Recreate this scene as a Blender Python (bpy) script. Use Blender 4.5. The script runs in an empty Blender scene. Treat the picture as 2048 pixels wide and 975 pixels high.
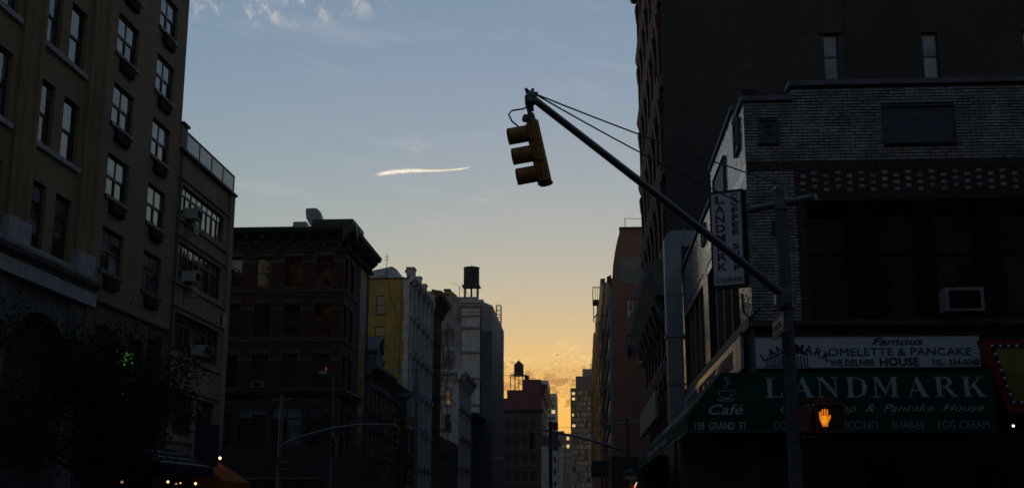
import bpy, bmesh, math, random
from mathutils import Vector, Matrix
random.seed(11)
R = math.radians
SC = bpy.context.scene
COL = SC.collection

# ------------------------------------------------------------------ camera
cam = bpy.data.cameras.new('camera')
cam_o = bpy.data.objects.new('camera', cam)
COL.objects.link(cam_o)
cam.sensor_width = 36.0
cam.lens = 41.24
cam.clip_start = 0.1
cam.clip_end = 4000
cam_o.location = (0, 0, 1.45)
cam_o.rotation_euler = (R(90 + 12.67), 0, R(3.47))
SC.camera = cam_o

# ------------------------------------------------------------------ view
SC.view_settings.view_transform = 'Standard'
SC.view_settings.look = 'None'
SC.view_settings.exposure = 0.0
SC.view_settings.gamma = 1.0
SC.cycles.max_bounces = 6
SC.cycles.diffuse_bounces = 3
SC.cycles.glossy_bounces = 3
SC.cycles.sample_clamp_indirect = 2.0
SC.cycles.use_denoising = True

# ------------------------------------------------------------------ world: dusk sky
W = bpy.data.worlds.new('World')
SC.world = W
W.use_nodes = True
NT = W.node_tree
BG = NT.nodes['Background']


class Nodes:
    """small helper for node graphs"""
    def __init__(s, nt): s.nt = nt
    def new(s, t, **kw):
        n = s.nt.nodes.new(t)
        for k, v in kw.items(): setattr(n, k, v)
        return n
    def put(s, sock, v):
        if isinstance(v, bpy.types.NodeSocket): s.nt.links.new(v, sock)
        elif v is not None: sock.default_value = v
    def m(s, op, a, b=None, c=None, clamp=False):
        n = s.new('ShaderNodeMath', operation=op, use_clamp=clamp)
        for i, v in enumerate((a, b, c)): s.put(n.inputs[i], v)
        return n.outputs[0]
    def sstep(s, v, lo, hi, a=0.0, b=1.0):
        n = s.new('ShaderNodeMapRange', interpolation_type='SMOOTHSTEP')
        s.put(n.inputs[0], v); s.put(n.inputs[1], lo); s.put(n.inputs[2], hi); s.put(n.inputs[3], a); s.put(n.inputs[4], b)
        return n.outputs[0]
    def noise(s, vec, scale, detail=4, rough=0.55, dist=0.0):
        n = s.new('ShaderNodeTexNoise')
        s.put(n.inputs['Vector'], vec)
        n.inputs['Scale'].default_value = scale; n.inputs['Detail'].default_value = detail
        n.inputs['Roughness'].default_value = rough; n.inputs['Distortion'].default_value = dist
        return n.outputs[0]
    def vec(s, x, y, z=0.0):
        n = s.new('ShaderNodeCombineXYZ')
        for i, v in enumerate((x, y, z)): s.put(n.inputs[i], v)
        return n.outputs[0]
    def xyz(s, v):
        n = s.new('ShaderNodeSeparateXYZ'); s.put(n.inputs[0], v); return n.outputs
    def mix(s, f, a, b, mode='MIX'):
        n = s.new('ShaderNodeMix', data_type='RGBA', blend_type=mode)
        s.put(n.inputs[0], f)
        for i, v in ((6, a), (7, b)):
            if isinstance(v, tuple): v = (*v, 1) if len(v) == 3 else v
            s.put(n.inputs[i], v)
        return n.outputs[2]


n = Nodes(NT)
sky = n.new('ShaderNodeTexSky', sky_type='NISHITA', sun_disc=False)
sky.sun_elevation = R(0.2); sky.sun_rotation = R(-1.0)
sky.air_density = 1.6; sky.dust_density = 0.5; sky.ozone_density = 1.0
skyc = n.mix(1.0, sky.outputs[0], (2.72, 4.03, 6.5), 'MULTIPLY')   # camera white balance and exposure for dusk
tc = n.new('ShaderNodeTexCoord')
dx, dy, dz = n.xyz(tc.outputs['Generated'])
az = n.m('MULTIPLY', n.m('ARCTAN2', dx, dy), 57.2958)
el = n.m('MULTIPLY', n.m('ARCSINE', dz), 57.2958)
# warm evening haze low over the whole western sky
west = n.sstep(dy, -0.2, 0.9)
skyc = n.mix(n.m('MULTIPLY', n.m('MULTIPLY', n.sstep(el, 9.5, 3.5), west), 0.42), skyc, (9.7, 7.0, 2.7))
# low bank of evening cumulus, all round the horizon
v1 = n.vec(n.m('MULTIPLY', az, 0.75), n.m('MULTIPLY', el, 1.5), 2.9)
big = n.noise(v1, 0.6, 3, 0.6, 0.4)
fine = n.noise(v1, 1.7, 6, 0.66, 0.6)
dens = n.m('ADD', n.m('MULTIPLY', big, 0.5), n.m('MULTIPLY', fine, 0.5))
env = n.m('MULTIPLY', n.sstep(el, 3.6, 5.4), n.sstep(el, 8.5, 6.7))
th = n.m('SUBTRACT', 0.66, n.m('MULTIPLY', env, 0.20))
cl = n.m('MULTIPLY', n.sstep(n.m('SUBTRACT', dens, th), 0.0, 0.03), n.sstep(env, 0.0, 0.35))
core = n.sstep(n.m('SUBTRACT', dens, th), 0.015, 0.085)
ctint = n.mix(core, (1.22, 1.22, 1.12), (0.70, 0.63, 0.64))
bank = n.m('MULTIPLY', n.sstep(big, 0.28, 0.44), n.m('MULTIPLY', n.sstep(el, 4.8, 5.4), n.sstep(n.m('ADD', el, n.m('MULTIPLY', fine, 1.6)), 7.9, 7.3)))
skyc = n.mix(n.m('MULTIPLY', bank, 0.85), skyc, n.mix(1.0, skyc, (0.82, 0.77, 0.80), 'MULTIPLY'))
skyc = n.mix(cl, skyc, n.mix(1.0, skyc, ctint, 'MULTIPLY'))
# thin high veil
v2 = n.vec(n.m('MULTIPLY', n.m('ADD', az, n.m('MULTIPLY', el, 0.8)), 0.10), n.m('MULTIPLY', el, 0.42), 8.1)
veil = n.sstep(n.noise(v2, 1.0, 3, 0.62, 0.8), 0.52, 0.8)
skyc = n.mix(n.m('MULTIPLY', veil, n.m('MULTIPLY', n.sstep(el, 4.0, 9.0), 0.10)), skyc, (9.0, 8.4, 7.6))
# cirrus bank high on the left, small puffs
dA = n.m('DIVIDE', n.m('ADD', az, 17.0), 7.5)
dE = n.m('DIVIDE', n.m('SUBTRACT', el, 24.6), 2.0)
dd = n.m('ADD', n.m('MULTIPLY', dA, dA), n.m('MULTIPLY', dE, dE))
v3 = n.vec(n.m('MULTIPLY', n.m('ADD', az, n.m('MULTIPLY', el, 0.5)), 1.0), n.m('MULTIPLY', n.m('SUBTRACT', el, n.m('MULTIPLY', az, 0.25)), 0.75), 5.0)
cirr = n.m('MULTIPLY', n.sstep(n.noise(v3, 1.15, 5, 0.66, 0.5), 0.47, 0.7), n.sstep(dd, 1.3, 0.1))
skyc = n.mix(n.m('MULTIPLY', cirr, 0.92), skyc, (6.6, 6.0, 5.2))
# faint puff and short contrail
dA = n.m('DIVIDE', n.m('ADD', az, 8.4), 0.85)
dE = n.m('DIVIDE', n.m('SUBTRACT', el, 17.4), 0.42)
dd = n.m('ADD', n.m('MULTIPLY', dA, dA), n.m('MULTIPLY', dE, dE))
puff = n.m('MULTIPLY', n.sstep(n.noise(n.vec(az, n.m('MULTIPLY', el, 2.0), 2.0), 1.8, 3, 0.6), 0.42, 0.75), n.sstep(dd, 1.2, 0.0))
skyc = n.mix(n.m('MULTIPLY', puff, 0.42), skyc, (6.5, 6.0, 5.6))
ta = n.m('DIVIDE', n.m('ADD', az, 10.6), 5.3, clamp=True)                 # 0..1 along the trail
line = n.m('ADD', 15.88, n.m('ADD', n.m('MULTIPLY', ta, 0.60), n.m('MULTIPLY', n.m('SINE', n.m('MULTIPLY', ta, 6.0)), 0.085)))
wob = n.m('MULTIPLY', n.m('SUBTRACT', n.noise(n.vec(n.m('MULTIPLY', az, 3.0), n.m('MULTIPLY', el, 3.0), 1.0), 3.6, 5, 0.7), 0.5), 0.24)
off = n.m('ABSOLUTE', n.m('SUBTRACT', n.m('ADD', el, wob), line))
wid = n.m('MULTIPLY', n.m('ADD', 0.042, n.m('MULTIPLY', n.sstep(ta, 0.75, 0.2), 0.045)), n.m('MULTIPLY', n.sstep(ta, 0.0, 0.12, 0.25, 1.0), n.sstep(ta, 1.0, 0.86, 0.1, 1.0)))
tex = n.noise(n.vec(n.m('MULTIPLY', az, 2.0), n.m('MULTIPLY', el, 4.0), 7.0), 3.5, 3, 0.65)
trail = n.m('MULTIPLY', n.sstep(n.m('DIVIDE', off, wid), 1.7, 0.15), n.m('MULTIPLY', n.m('MULTIPLY', n.sstep(ta, 0.0, 0.15), n.sstep(ta, 1.0, 0.86)), n.sstep(tex, 0.2, 0.55, 0.65, 1.0)))
skyc = n.mix(trail, skyc, n.mix(n.sstep(ta, 0.4, 0.6), (10.5, 9.1, 7.4), (9.4, 7.9, 5.9)))
NT.links.new(skyc, BG.inputs[0])
BG.inputs[1].default_value = 0.1

# ------------------------------------------------------------------ sun, just above the horizon at the street's end
sl = bpy.data.lights.new('sun', 'SUN')
sl.energy = 0.5; sl.angle = R(0.5); sl.color = (1.0, 0.72, 0.42)
so = bpy.data.objects.new('sun', sl); COL.objects.link(so)
so.rotation_euler = (R(90 - 0.2), 0, R(181.0))

# ------------------------------------------------------------------ materials
MATS = {}


def mat(name, col, rough=0.7, metal=0.0, spec=0.5, var=0.25, vscale=3.0, bump=0.0, bscale=30.0, coat=0.0, streak=0.0, stretch=(1, 1, 1)):
    if name in MATS: return MATS[name]
    mt = bpy.data.materials.new(name); mt.use_nodes = True
    g = Nodes(mt.node_tree); b = mt.node_tree.nodes['Principled BSDF']
    b.inputs['Roughness'].default_value = rough; b.inputs['Metallic'].default_value = metal
    b.inputs['Specular IOR Level'].default_value = spec; b.inputs['Coat Weight'].default_value = coat
    geo = g.new('ShaderNodeNewGeometry')
    mp = g.new('ShaderNodeMapping'); g.put(mp.inputs[0], geo.outputs['Position']); mp.inputs['Scale'].default_value = stretch
    f = g.noise(mp.outputs[0], vscale, 6, 0.6)
    c = g.mix(g.sstep(f, 0.3, 0.72), tuple(x * (1 - var) for x in col), tuple(min(1, x * (1 + var)) for x in col))
    if streak:
        x, y, z = g.xyz(geo.outputs['Position'])
        s = g.noise(g.vec(g.m('ADD', x, y), g.m('MULTIPLY', z, 0.12)), 2.2, 5, 0.65)
        c = g.mix(g.m('MULTIPLY', g.sstep(s, 0.5, 0.75), streak), c, tuple(v * 0.45 for v in col))
    g.put(b.inputs['Base Color'], c)
    if bump:
        bn = g.new('ShaderNodeBump'); bn.inputs['Strength'].default_value = bump; bn.inputs['Distance'].default_value = 0.02
        g.put(bn.inputs['Height'], g.noise(geo.outputs['Position'], bscale, 4, 0.6)); g.put(b.inputs['Normal'], bn.outputs[0])
    MATS[name] = mt
    return mt


def brick(name, c1, c2, mortar, bw=0.21, bh=0.072, ms=0.010, rough=0.85, bump=0.6, stain=0.5, chalk=0.0):
    if name in MATS: return MATS[name]
    mt = bpy.data.materials.new(name); mt.use_nodes = True
    g = Nodes(mt.node_tree); b = mt.node_tree.nodes['Principled BSDF']
    b.inputs['Roughness'].default_value = rough
    geo = g.new('ShaderNodeNewGeometry')
    x, y, z = g.xyz(geo.outputs['Position'])
    v = g.vec(g.m('ADD', x, y), z)
    bt = g.new('ShaderNodeTexBrick')
    g.put(bt.inputs['Vector'], v)
    bt.inputs['Color1'].default_value = (*c1, 1); bt.inputs['Color2'].default_value = (*c2, 1); bt.inputs['Mortar'].default_value = (*mortar, 1)
    bt.inputs['Scale'].default_value = 1.0; bt.inputs['Mortar Size'].default_value = ms
    bt.inputs['Brick Width'].default_value = bw; bt.inputs['Row Height'].default_value = bh; bt.inputs['Bias'].default_value = 0.0
    big = g.noise(geo.outputs['Position'], 0.35, 6, 0.62)
    st = g.noise(g.vec(g.m('ADD', x, y), g.m('MULTIPLY', z, 0.15)), 1.3, 5, 0.65)
    d = g.m('ADD', g.m('MULTIPLY', g.sstep(big, 0.35, 0.7), 0.5), g.m('MULTIPLY', g.sstep(st, 0.5, 0.78), 0.5))
    c = g.mix(g.m('MULTIPLY', d, stain), bt.outputs[0], (0.30, 0.30, 0.31), 'MULTIPLY')
    if chalk:
        ck = g.m('MULTIPLY', g.sstep(g.noise(geo.outputs['Position'], 0.8, 7, 0.7), 0.52, 0.75), g.sstep(g.noise(g.vec(g.m('MULTIPLY', g.m('ADD', x, y), 1.5), g.m('MULTIPLY', z, 9.0)), 1.6, 4, 0.7), 0.35, 0.7))
        c = g.mix(g.m('MULTIPLY', ck, chalk), c, (0.17, 0.17, 0.165))
    g.put(b.inputs['Base Color'], c)
    bn = g.new('ShaderNodeBump', invert=True); bn.inputs['Strength'].default_value = bump; bn.inputs['Distance'].default_value = 0.012
    h = g.m('ADD', bt.outputs[1], g.m('MULTIPLY', g.noise(geo.outputs['Position'], 40, 3), 0.25))
    g.put(bn.inputs['Height'], h); g.put(b.inputs['Normal'], bn.outputs[0])
    MATS[name] = mt
    return mt


def emit(name, col, s):
    if name in MATS: return MATS[name]
    mt = bpy.data.materials.new(name); mt.use_nodes = True
    b = mt.node_tree.nodes['Principled BSDF']
    b.inputs['Base Color'].default_value = (*[c * 0.4 for c in col], 1)
    b.inputs['Emission Color'].default_value = (*col, 1); b.inputs['Emission Strength'].default_value = s
    MATS[name] = mt
    return mt


def glassmat(name, base, var=0.5, rough=0.04, vs=1.2, spec=0.6, wave=0.02, blind=False):
    if name in MATS: return MATS[name]
    mt = bpy.data.materials.new(name); mt.use_nodes = True
    g = Nodes(mt.node_tree); b = mt.node_tree.nodes['Principled BSDF']
    geo = g.new('ShaderNodeNewGeometry')
    f = g.noise(geo.outputs['Position'], vs, 3, 0.5)
    oi = g.new('ShaderNodeObjectInfo')
    k = g.m('MULTIPLY', g.sstep(f, 0.35, 0.65, 1 - var, 1 + var), g.m('ADD', 0.55, g.m('MULTIPLY', oi.outputs['Random'], 0.9)))
    c = g.mix(1.0, (*base, 1), g.vec(k, k, k), 'MULTIPLY')
    if blind:
        tcg = g.new('ShaderNodeTexCoord'); gz = g.xyz(tcg.outputs['Generated'])[2]
        drop = g.m('SUBTRACT', g.m('MULTIPLY', g.m('FRACT', g.m('MULTIPLY', oi.outputs['Random'], 7.3)), 1.6), 0.75)
        c = g.mix(g.sstep(g.m('SUBTRACT', gz, drop), 0.0, 0.02), (0.012, 0.014, 0.016), c)
    g.put(b.inputs['Base Color'], c)
    b.inputs['Roughness'].default_value = rough; b.inputs['Specular IOR Level'].default_value = spec
    bn = g.new('ShaderNodeBump'); bn.inputs['Strength'].default_value = wave; bn.inputs['Distance'].default_value = 0.2
    g.put(bn.inputs['Height'], g.noise(geo.outputs['Position'], 2.5, 2, 0.5)); g.put(b.inputs['Normal'], bn.outputs[0])
    MATS[name] = mt
    return mt


G_DARK = glassmat('window glass', (0.012, 0.014, 0.016), spec=1.0)
G_BLIND = glassmat('window glass over pale blind', (0.10, 0.115, 0.125), 0.4, spec=0.75, blind=True)
G_AMBER = glassmat('window glass with painted amber reflection', (0.10, 0.034, 0.008), 0.9, vs=0.9)  # amber patches in the base colour stand in for reflected glow
G_TEAL = glassmat('green tinted office glass', (0.05, 0.09, 0.09), 0.3, spec=1.0)
BLACK = mat('black painted metal', (0.012, 0.012, 0.013), 0.45, 0.0, 0.5)
IRON = mat('dark iron', (0.025, 0.022, 0.02), 0.42, 0.0, 0.6)
FRAME = mat('dark window frame', (0.02, 0.02, 0.022), 0.5)
GALV = mat('galvanised steel', (0.16, 0.17, 0.18), 0.42, 0.6, var=0.2, vscale=9)
GREYP = mat('grey painted steel pole', (0.10, 0.115, 0.135), 0.4, 0.3, var=0.2, vscale=7, streak=0.4)


# ------------------------------------------------------------------ mesh helpers
class MB:
    def __init__(s): s.v = []; s.f = []
    def box(s, x0, x1, y0, y1, z0, z1):
        k = len(s.v)
        s.v += [(x0, y0, z0), (x1, y0, z0), (x1, y1, z0), (x0, y1, z0), (x0, y0, z1), (x1, y0, z1), (x1, y1, z1), (x0, y1, z1)]
        s.f += [(k, k + 3, k + 2, k + 1), (k + 4, k + 5, k + 6, k + 7), (k, k + 1, k + 5, k + 4), (k + 1, k + 2, k + 6, k + 5), (k + 2, k + 3, k + 7, k + 6), (k + 3, k, k + 4, k + 7)]
        return s
    def poly(s, pts, d=None):
        """a flat polygon, optionally thickened by vector d"""
        k = len(s.v); m = len(pts)
        s.v += [tuple(p) for p in pts]
        if d is None:
            s.f.append(tuple(range(k, k + m))); return s
        s.v += [(p[0] + d[0], p[1] + d[1], p[2] + d[2]) for p in pts]
        s.f.append(tuple(range(k, k + m))); s.f.append(tuple(range(k + 2 * m - 1, k + m - 1, -1)))
        for i in range(m):
            j = (i + 1) % m; s.f.append((k + j, k + i, k + m + i, k + m + j))
        return s
    def prof(s, pr, u0, u1):
        """profile of (y, z) points extruded along x"""
        return s.poly([(u0, y, z) for y, z in pr], (u1 - u0, 0, 0))
    def tube(s, p0, p1, r0, r1=None, n=8, caps=True):
        return s.path([p0, p1], [r0, r0 if r1 is None else r1], n, caps)
    def path(s, pts, rs, n=8, caps=True):
        pts = [Vector(p) for p in pts]
        if not isinstance(rs, (list, tuple)): rs = [rs] * len(pts)
        k = len(s.v); t0 = (pts[1] - pts[0]).normalized()
        a = t0.orthogonal().normalized()
        for i, p in enumerate(pts):
            t = (pts[min(i + 1, len(pts) - 1)] - pts[max(i - 1, 0)]).normalized()
            a = (a - t * a.dot(t)).normalized(); b = t.cross(a)
            for j in range(n):
                w = 2 * math.pi * j / n
                s.v.append(tuple(p + (a * math.cos(w) + b * math.sin(w)) * rs[i]))
        for i in range(len(pts) - 1):
            for j in range(n):
                q = (j + 1) % n
                s.f.append((k + i * n + j, k + i * n + q, k + (i + 1) * n + q, k + (i + 1) * n + j))
        if caps:
            s.f.append(tuple(range(k + n - 1, k - 1, -1)))
            e = k + (len(pts) - 1) * n
            s.f.append(tuple(range(e, e + n)))
        return s
    def lathe(s, c, pr, n=16):
        """(r, z) profile turned about the vertical through c"""
        k = len(s.v)
        for r, z in pr:
            for j in range(n):
                w = 2 * math.pi * j / n
                s.v.append((c[0] + r * math.cos(w), c[1] + r * math.sin(w), c[2] + z))
        for i in range(len(pr) - 1):
            for j in range(n):
                q = (j + 1) % n
                s.f.append((k + i * n + j, k + i * n + q, k + (i + 1) * n + q, k + (i + 1) * n + j))
        s.f.append(tuple(range(k + n - 1, k - 1, -1)))
        e = k + (len(pr) - 1) * n
        s.f.append(tuple(range(e, e + n)))
        return s
    def xf(s, M):
        s.v = [tuple(M @ Vector(p)) for p in s.v]; return s
    def mesh(s, name, m, smooth=False):
        me = bpy.data.meshes.new(name)
        me.from_pydata(s.v, [], s.f)
        me.materials.append(m)
        if smooth:
            me.polygons.foreach_set('use_smooth', [True] * len(me.polygons))
            try: me.set_sharp_from_angle(angle=R(40))
            except Exception: pass
        me.update()
        return me


class Face:
    """a facade plane inside a thing: x runs along it, -y is outward"""
    def __init__(s, x=0, y=0, rot=0.0, z=0): s.o = Vector((x, y, z)); s.r = R(rot)
    def at(s, u, d=0, z=0):
        c, q = math.cos(s.r), math.sin(s.r)
        return s.o + Vector((u * c - d * q, u * q + d * c, z))


F0 = Face()


def link(name, me, parent=None, face=None, loc=(0, 0, 0), scale=None):
    o = bpy.data.objects.new(name, me); COL.objects.link(o)
    o.parent = parent
    f = face or F0
    o.location = f.at(*loc); o.rotation_euler[2] = f.r
    if scale: o.scale = scale
    return o


def part(name, mb, m, parent, face=None, loc=(0, 0, 0), smooth=False):
    return link(name, mb.mesh(name, m, smooth), parent, face, loc)


def tag(o, label, cat, group=None, kind=None):
    if label: o['label'] = label
    if cat: o['category'] = cat
    if group: o['group'] = group
    if kind: o['kind'] = kind
    return o


def thing(name, label, cat, loc=(0, 0, 0), rot=0, group=None):
    o = bpy.data.objects.new(name, None); COL.objects.link(o)
    o.empty_display_size = 0.3
    o.location = loc; o.rotation_euler[2] = R(rot)
    return tag(o, label, cat, group)


def struct(name, mb, m):
    o = part(name, mb, m, None); o['kind'] = 'structure'; return o


def stuff(name, mb, m, parent, face=None, loc=(0, 0, 0)):
    o = part(name, mb, m, parent, face, loc); o['kind'] = 'stuff'; return o


def wall(parent, face, u0, u1, z0, z1, holes, m, th=0.3, d=0.0, name='wall'):
    """slab with rectangular openings (u0,u1,z0,z1)"""
    us = sorted({u0, u1, *[min(max(h[i], u0), u1) for h in holes for i in (0, 1)]})
    zs = sorted({z0, z1, *[min(max(h[i], z0), z1) for h in holes for i in (2, 3)]})
    mb = MB()
    for a, b in zip(zs, zs[1:]):
        run = None
        for c, e in zip(us, us[1:]):
            uc, zc = (c + e) / 2, (a + b) / 2
            solid = not any(h[0] < uc < h[1] and h[2] < zc < h[3] for h in holes)
            if solid: run = (run[0], e) if run else (c, e)
            if (not solid or e == us[-1]) and run:
                mb.box(run[0], run[1], d, d + th, a, b); run = None
    return part(name, mb, m, parent, face)


WCACHE = {}


def window(parent, face, u, z, w, h, style='double', pane=None, sill=None, fm=None, depth=0.16, sillm=None, name='window', t=0.055):
    """window set in an opening; frame is the part, panes and sill its sub-parts"""
    fm = fm or FRAME
    key = (round(w, 3), round(h, 3), style, fm.name, t)
    if style == 'double': grid = (1, [0, 0.5, 1])
    elif style == 'quad': grid = (2, [0, 0.5, 1])
    elif style == 'transom2': grid = (2, [0, 0.72, 1])
    elif style == 'transom1': grid = (1, [0, 0.62, 1])
    elif style == 'pair': grid = (2, [0, 1])
    elif style == 'six': grid = (2, [0, 0.33, 0.66, 1])
    else: grid = (1, [0, 1])
    nc, rows = grid
    cw = w / nc
    if key not in WCACHE:
        f = MB()
        f.box(0, t, 0, 0.08, 0, h).box(w - t, w, 0, 0.08, 0, h).box(t, w - t, 0, 0.08, 0, t).box(t, w - t, 0, 0.08, h - t, h)
        for i in range(1, nc): f.box(i * cw - t / 2, i * cw + t / 2, 0.002, 0.078, t, h - t)
        for r in rows[1:-1]:
            for i in range(nc):
                f.box(i * cw + (t if i == 0 else t / 2), (i + 1) * cw - (t if i == nc - 1 else t / 2), 0.004, 0.07, h * r - t / 2, h * r + t / 2)
        ps = []
        for i in range(nc):
            for r0, r1 in zip(rows, rows[1:]):
                up = r1 > 0.99 and len(rows) > 2
                y = 0.02 if up else 0.04
                x0, x1, z0, z1 = i * cw + t * .8, (i + 1) * cw - t * .8, h * r0 + t * .4, h * r1 - t * .4
                tilt = 0.004
                ps.append((MB().poly([(x0, y, z0), (x1, y, z0), (x1, y + tilt, z1), (x0, y + tilt, z1)], (0, 0.006, 0)), r0))
        WCACHE[key] = (f.mesh('window', fm), ps, {})
    fme, ps, pm = WCACHE[key]
    o = link(name, fme, parent, face, (u, depth, z))
    for i, (mb, r0) in enumerate(ps):
        p = pane(i, r0) if callable(pane) else (pane or G_DARK)
        k = (i, p.name)
        if k not in pm: pm[k] = mb.mesh('pane', p)
        link('pane', pm[k], o)
    if sill:
        k = 'sill' + str(sill) + (sillm or fm).name
        if k not in pm: pm[k] = MB().box(-0.08, w + 0.08, -depth - sill, 0.0, -0.12, -0.001).mesh('sill', sillm or fm)
        link('sill', pm[k], o)
    return o


def bld_core(parent, x0, x1, y0, y1, z1, m, z0=0.0, name='wall'):
    return part(name, MB().box(x0, x1, y0, y1, z0, z1), m, parent)


def text_mesh(s, size, m, shear=0.0, bold=0.0, sx=1.0, align='CENTER', ext=0.004, spacing=1.0, width=None):
    cu = bpy.data.curves.new('lettering', 'FONT')
    cu.body = s; cu.size = size; cu.shear = shear; cu.offset = bold; cu.extrude = ext; cu.align_x = align
    cu.space_character = spacing; cu.resolution_u = 3
    to = bpy.data.objects.new('lettering', cu); COL.objects.link(to)
    dg = bpy.context.evaluated_depsgraph_get()
    me = bpy.data.meshes.new_from_object(to.evaluated_get(dg))
    bpy.data.objects.remove(to); bpy.data.curves.remove(cu)
    if width: xs = [v.co.x for v in me.vertices]; sx = width / (max(xs) - min(xs))
    for v in me.vertices:
        x, y, z = v.co
        v.co = (x * sx, -z, y)
    me.materials.clear(); me.materials.append(m)
    me.name = 'lettering'
    return me


def text(s, size, m, parent, face, loc, rot=None, name='lettering', **kw):
    o = link(name, text_mesh(s, size, m, **kw), parent, face, loc)
    if rot is not None: o.rotation_euler = rot
    return o

# ================================================================== ground
ASPH = mat('worn asphalt', (0.035, 0.035, 0.037), 0.85, var=0.3, vscale=1.5, bump=0.4, bscale=60)
CONC = mat('sidewalk concrete', (0.16, 0.155, 0.15), 0.85, var=0.25, vscale=0.8, bump=0.2, bscale=40)
LINE = mat('road paint', (0.55, 0.55, 0.53), 0.7, var=0.2, vscale=5)
struct('ground', MB().box(-700, 700, -300, 1500, -0.5, -0.004), ASPH)
struct('road', MB().poly([(-11.6, -60, 0), (-0.2, -60, 0), (-0.2, 900, 0), (-11.6, 900, 0)]), ASPH)


def pavement(x0, x1, y0, y1):
    o = struct('pavement', MB().box(x0, x1, y0, y1, -0.02, 0.14), CONC)
    k = 1 if x0 < -5 else 0
    kx = x1 if x0 < -5 else x0
    part('kerb', MB().box(kx - 0.15 if k else kx - 0.001, kx + 0.001 if k else kx + 0.15, y0 - .001, y1 + .001, -0.02, 0.146), mat('kerb stone', (0.2, 0.2, 0.2), 0.8), o)


pavement(-16.5, -11.7, 15, 50.5)
pavement(-16.5, -11.7, 72, 500)
pavement(-0.3, 5, 20.0, 52)
pavement(-0.3, 4.4, 74, 500)
for i, y in enumerate((54.5, 69.5)):
    for j in range(9):
        struct('crosswalk_marking', MB().poly([(-11.0 + j * 1.2, y - 1.2, 0.004), (-10.5 + j * 1.2, y - 1.2, 0.004), (-10.5 + j * 1.2, y + 1.2, 0.004), (-11.0 + j * 1.2, y + 1.2, 0.004)]), LINE)

# ================================================================== building materials
TAN = brick('tan brick', (0.32, 0.22, 0.105), (0.25, 0.17, 0.085), (0.17, 0.13, 0.085), stain=.65)
GREYTAN = brick('grey tan brick', (0.31, 0.23, 0.14), (0.25, 0.185, 0.115), (0.15, 0.115, 0.08), bump=0.9, stain=.65)
STONE = mat('pale limestone', (0.30, 0.30, 0.32), 0.85, var=0.2, vscale=2, bump=0.2, streak=0.5)
DSTONE = mat('sooty carved stone', (0.09, 0.085, 0.08), 0.9, var=0.3, vscale=4, bump=0.4, bscale=12, streak=0.5)
STUCCO = mat('beige painted concrete', (0.22, 0.18, 0.12), 0.85, var=0.18, vscale=1.2, bump=0.15, streak=0.6)
OXB = mat('dark oxblood paint', (0.05, 0.012, 0.01), 0.6, var=0.3)
ROOF = mat('tar roof', (0.03, 0.03, 0.03), 0.9)
DREDB = brick('dark red brick', (0.085, 0.018, 0.012), (0.06, 0.013, 0.010), (0.04, 0.024, 0.018), bump=0.8)
REDB = brick('red brick', (0.17, 0.04, 0.03), (0.13, 0.033, 0.025), (0.07, 0.05, 0.04))
BROWNST = mat('brownstone trim', (0.065, 0.05, 0.036), 0.85, var=0.25, vscale=3)
YELLOW = mat('yellow painted render', (0.36, 0.235, 0.045), 0.85, var=0.15, vscale=0.5, bump=0.2, bscale=8, streak=0.55)
WHITEST = mat('white cast stone', (0.46, 0.435, 0.40), 0.8, var=0.2, vscale=1.2, bump=0.25, streak=0.6)
GREYST = mat('grey weathered render', (0.26, 0.255, 0.25), 0.9, var=0.3, vscale=0.5, bump=0.4, bscale=3, streak=0.7)
CORN = mat('black sheet metal cornice', (0.018, 0.017, 0.017), 0.6, var=0.3)
AC_W = mat('off white enamel', (0.30, 0.30, 0.285), 0.5, var=0.15)
AC_G = mat('dark grille', (0.012, 0.012, 0.012), 0.8, spec=.2)


def mixed(p_blind):
    return lambda i, r: G_BLIND if random.random() < p_blind else G_DARK


# ------------------------------------------------------------------ tan brick building with stone cornice (left, nearest)
t = thing('brick_building', 'tan brick building with pale stone cornice and arches at the left edge', 'building', (-15.5, 24, 0), 90)
ZR = [8.62, 11.66, 14.70, 17.75, 20.8]
holes = []
for b in range(-1, 2):
    for u0 in (6.95, 8.68):
        for z in ZR: holes.append((u0 + (b - 0) * 4.38, u0 + b * 4.38 + 1.12, z, z + 1.93))
holes = [h for h in holes if h[0] > 0.2 and h[1] < 11.2]
wall(t, F0, 0, 11.38, 8.3, 24, holes, TAN, 0.4)
bld_core(t, 0, 11.38, 0.40, 14, 24, ROOF)
for h in holes: window(t, F0, h[0], h[2], 1.12, 1.93, 'double', G_BLIND if random.random() < .85 else G_DARK, depth=0.12, t=.09)
for b in range(-1, 1):
    for z in ZR: part('sill', MB().box(6.8 + b * 4.38, 9.98 + b * 4.38, -0.1, 0.05, z - 0.16, z - 0.002), STONE, t)
for b in range(-2, 1):                                    # pilasters with roll mouldings
    u = 10.1 + b * 4.38
    if u < 0: continue
    part('pilaster', MB().box(u, u + 1.25, -0.12, 0.0, 9.16, 24), TAN, t)
    for k in (0.42, 0.98):
        part('moulding', MB().tube((u + k, -0.12, 9.16), (u + k, -0.12, 24), 0.085, n=8), TAN, t, smooth=True)
    for k in range(2):
        part('stone_block', MB().box(u - 0.05 + k * 0.66, u + 0.59 + k * 0.68, -0.2, 0.0, 8.46, 9.15 - 0.01 * k), STONE, t)
part('cornice', MB().prof([(0, 8.0), (-0.2, 8.02), (-0.26, 8.12), (-0.38, 8.18), (-0.42, 8.3), (-0.3, 8.44), (0, 8.45)], 0, 11.55), DSTONE, t)
for k in range(12):
    part('stone_block', MB().box(k * 0.96 + 0.006, k * 0.96 + 0.954, -0.25 - 0.006 * (k % 3), 0.3, 7.58, 7.998), STONE, t)
ar = MB()                                                 # arcade below
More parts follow.
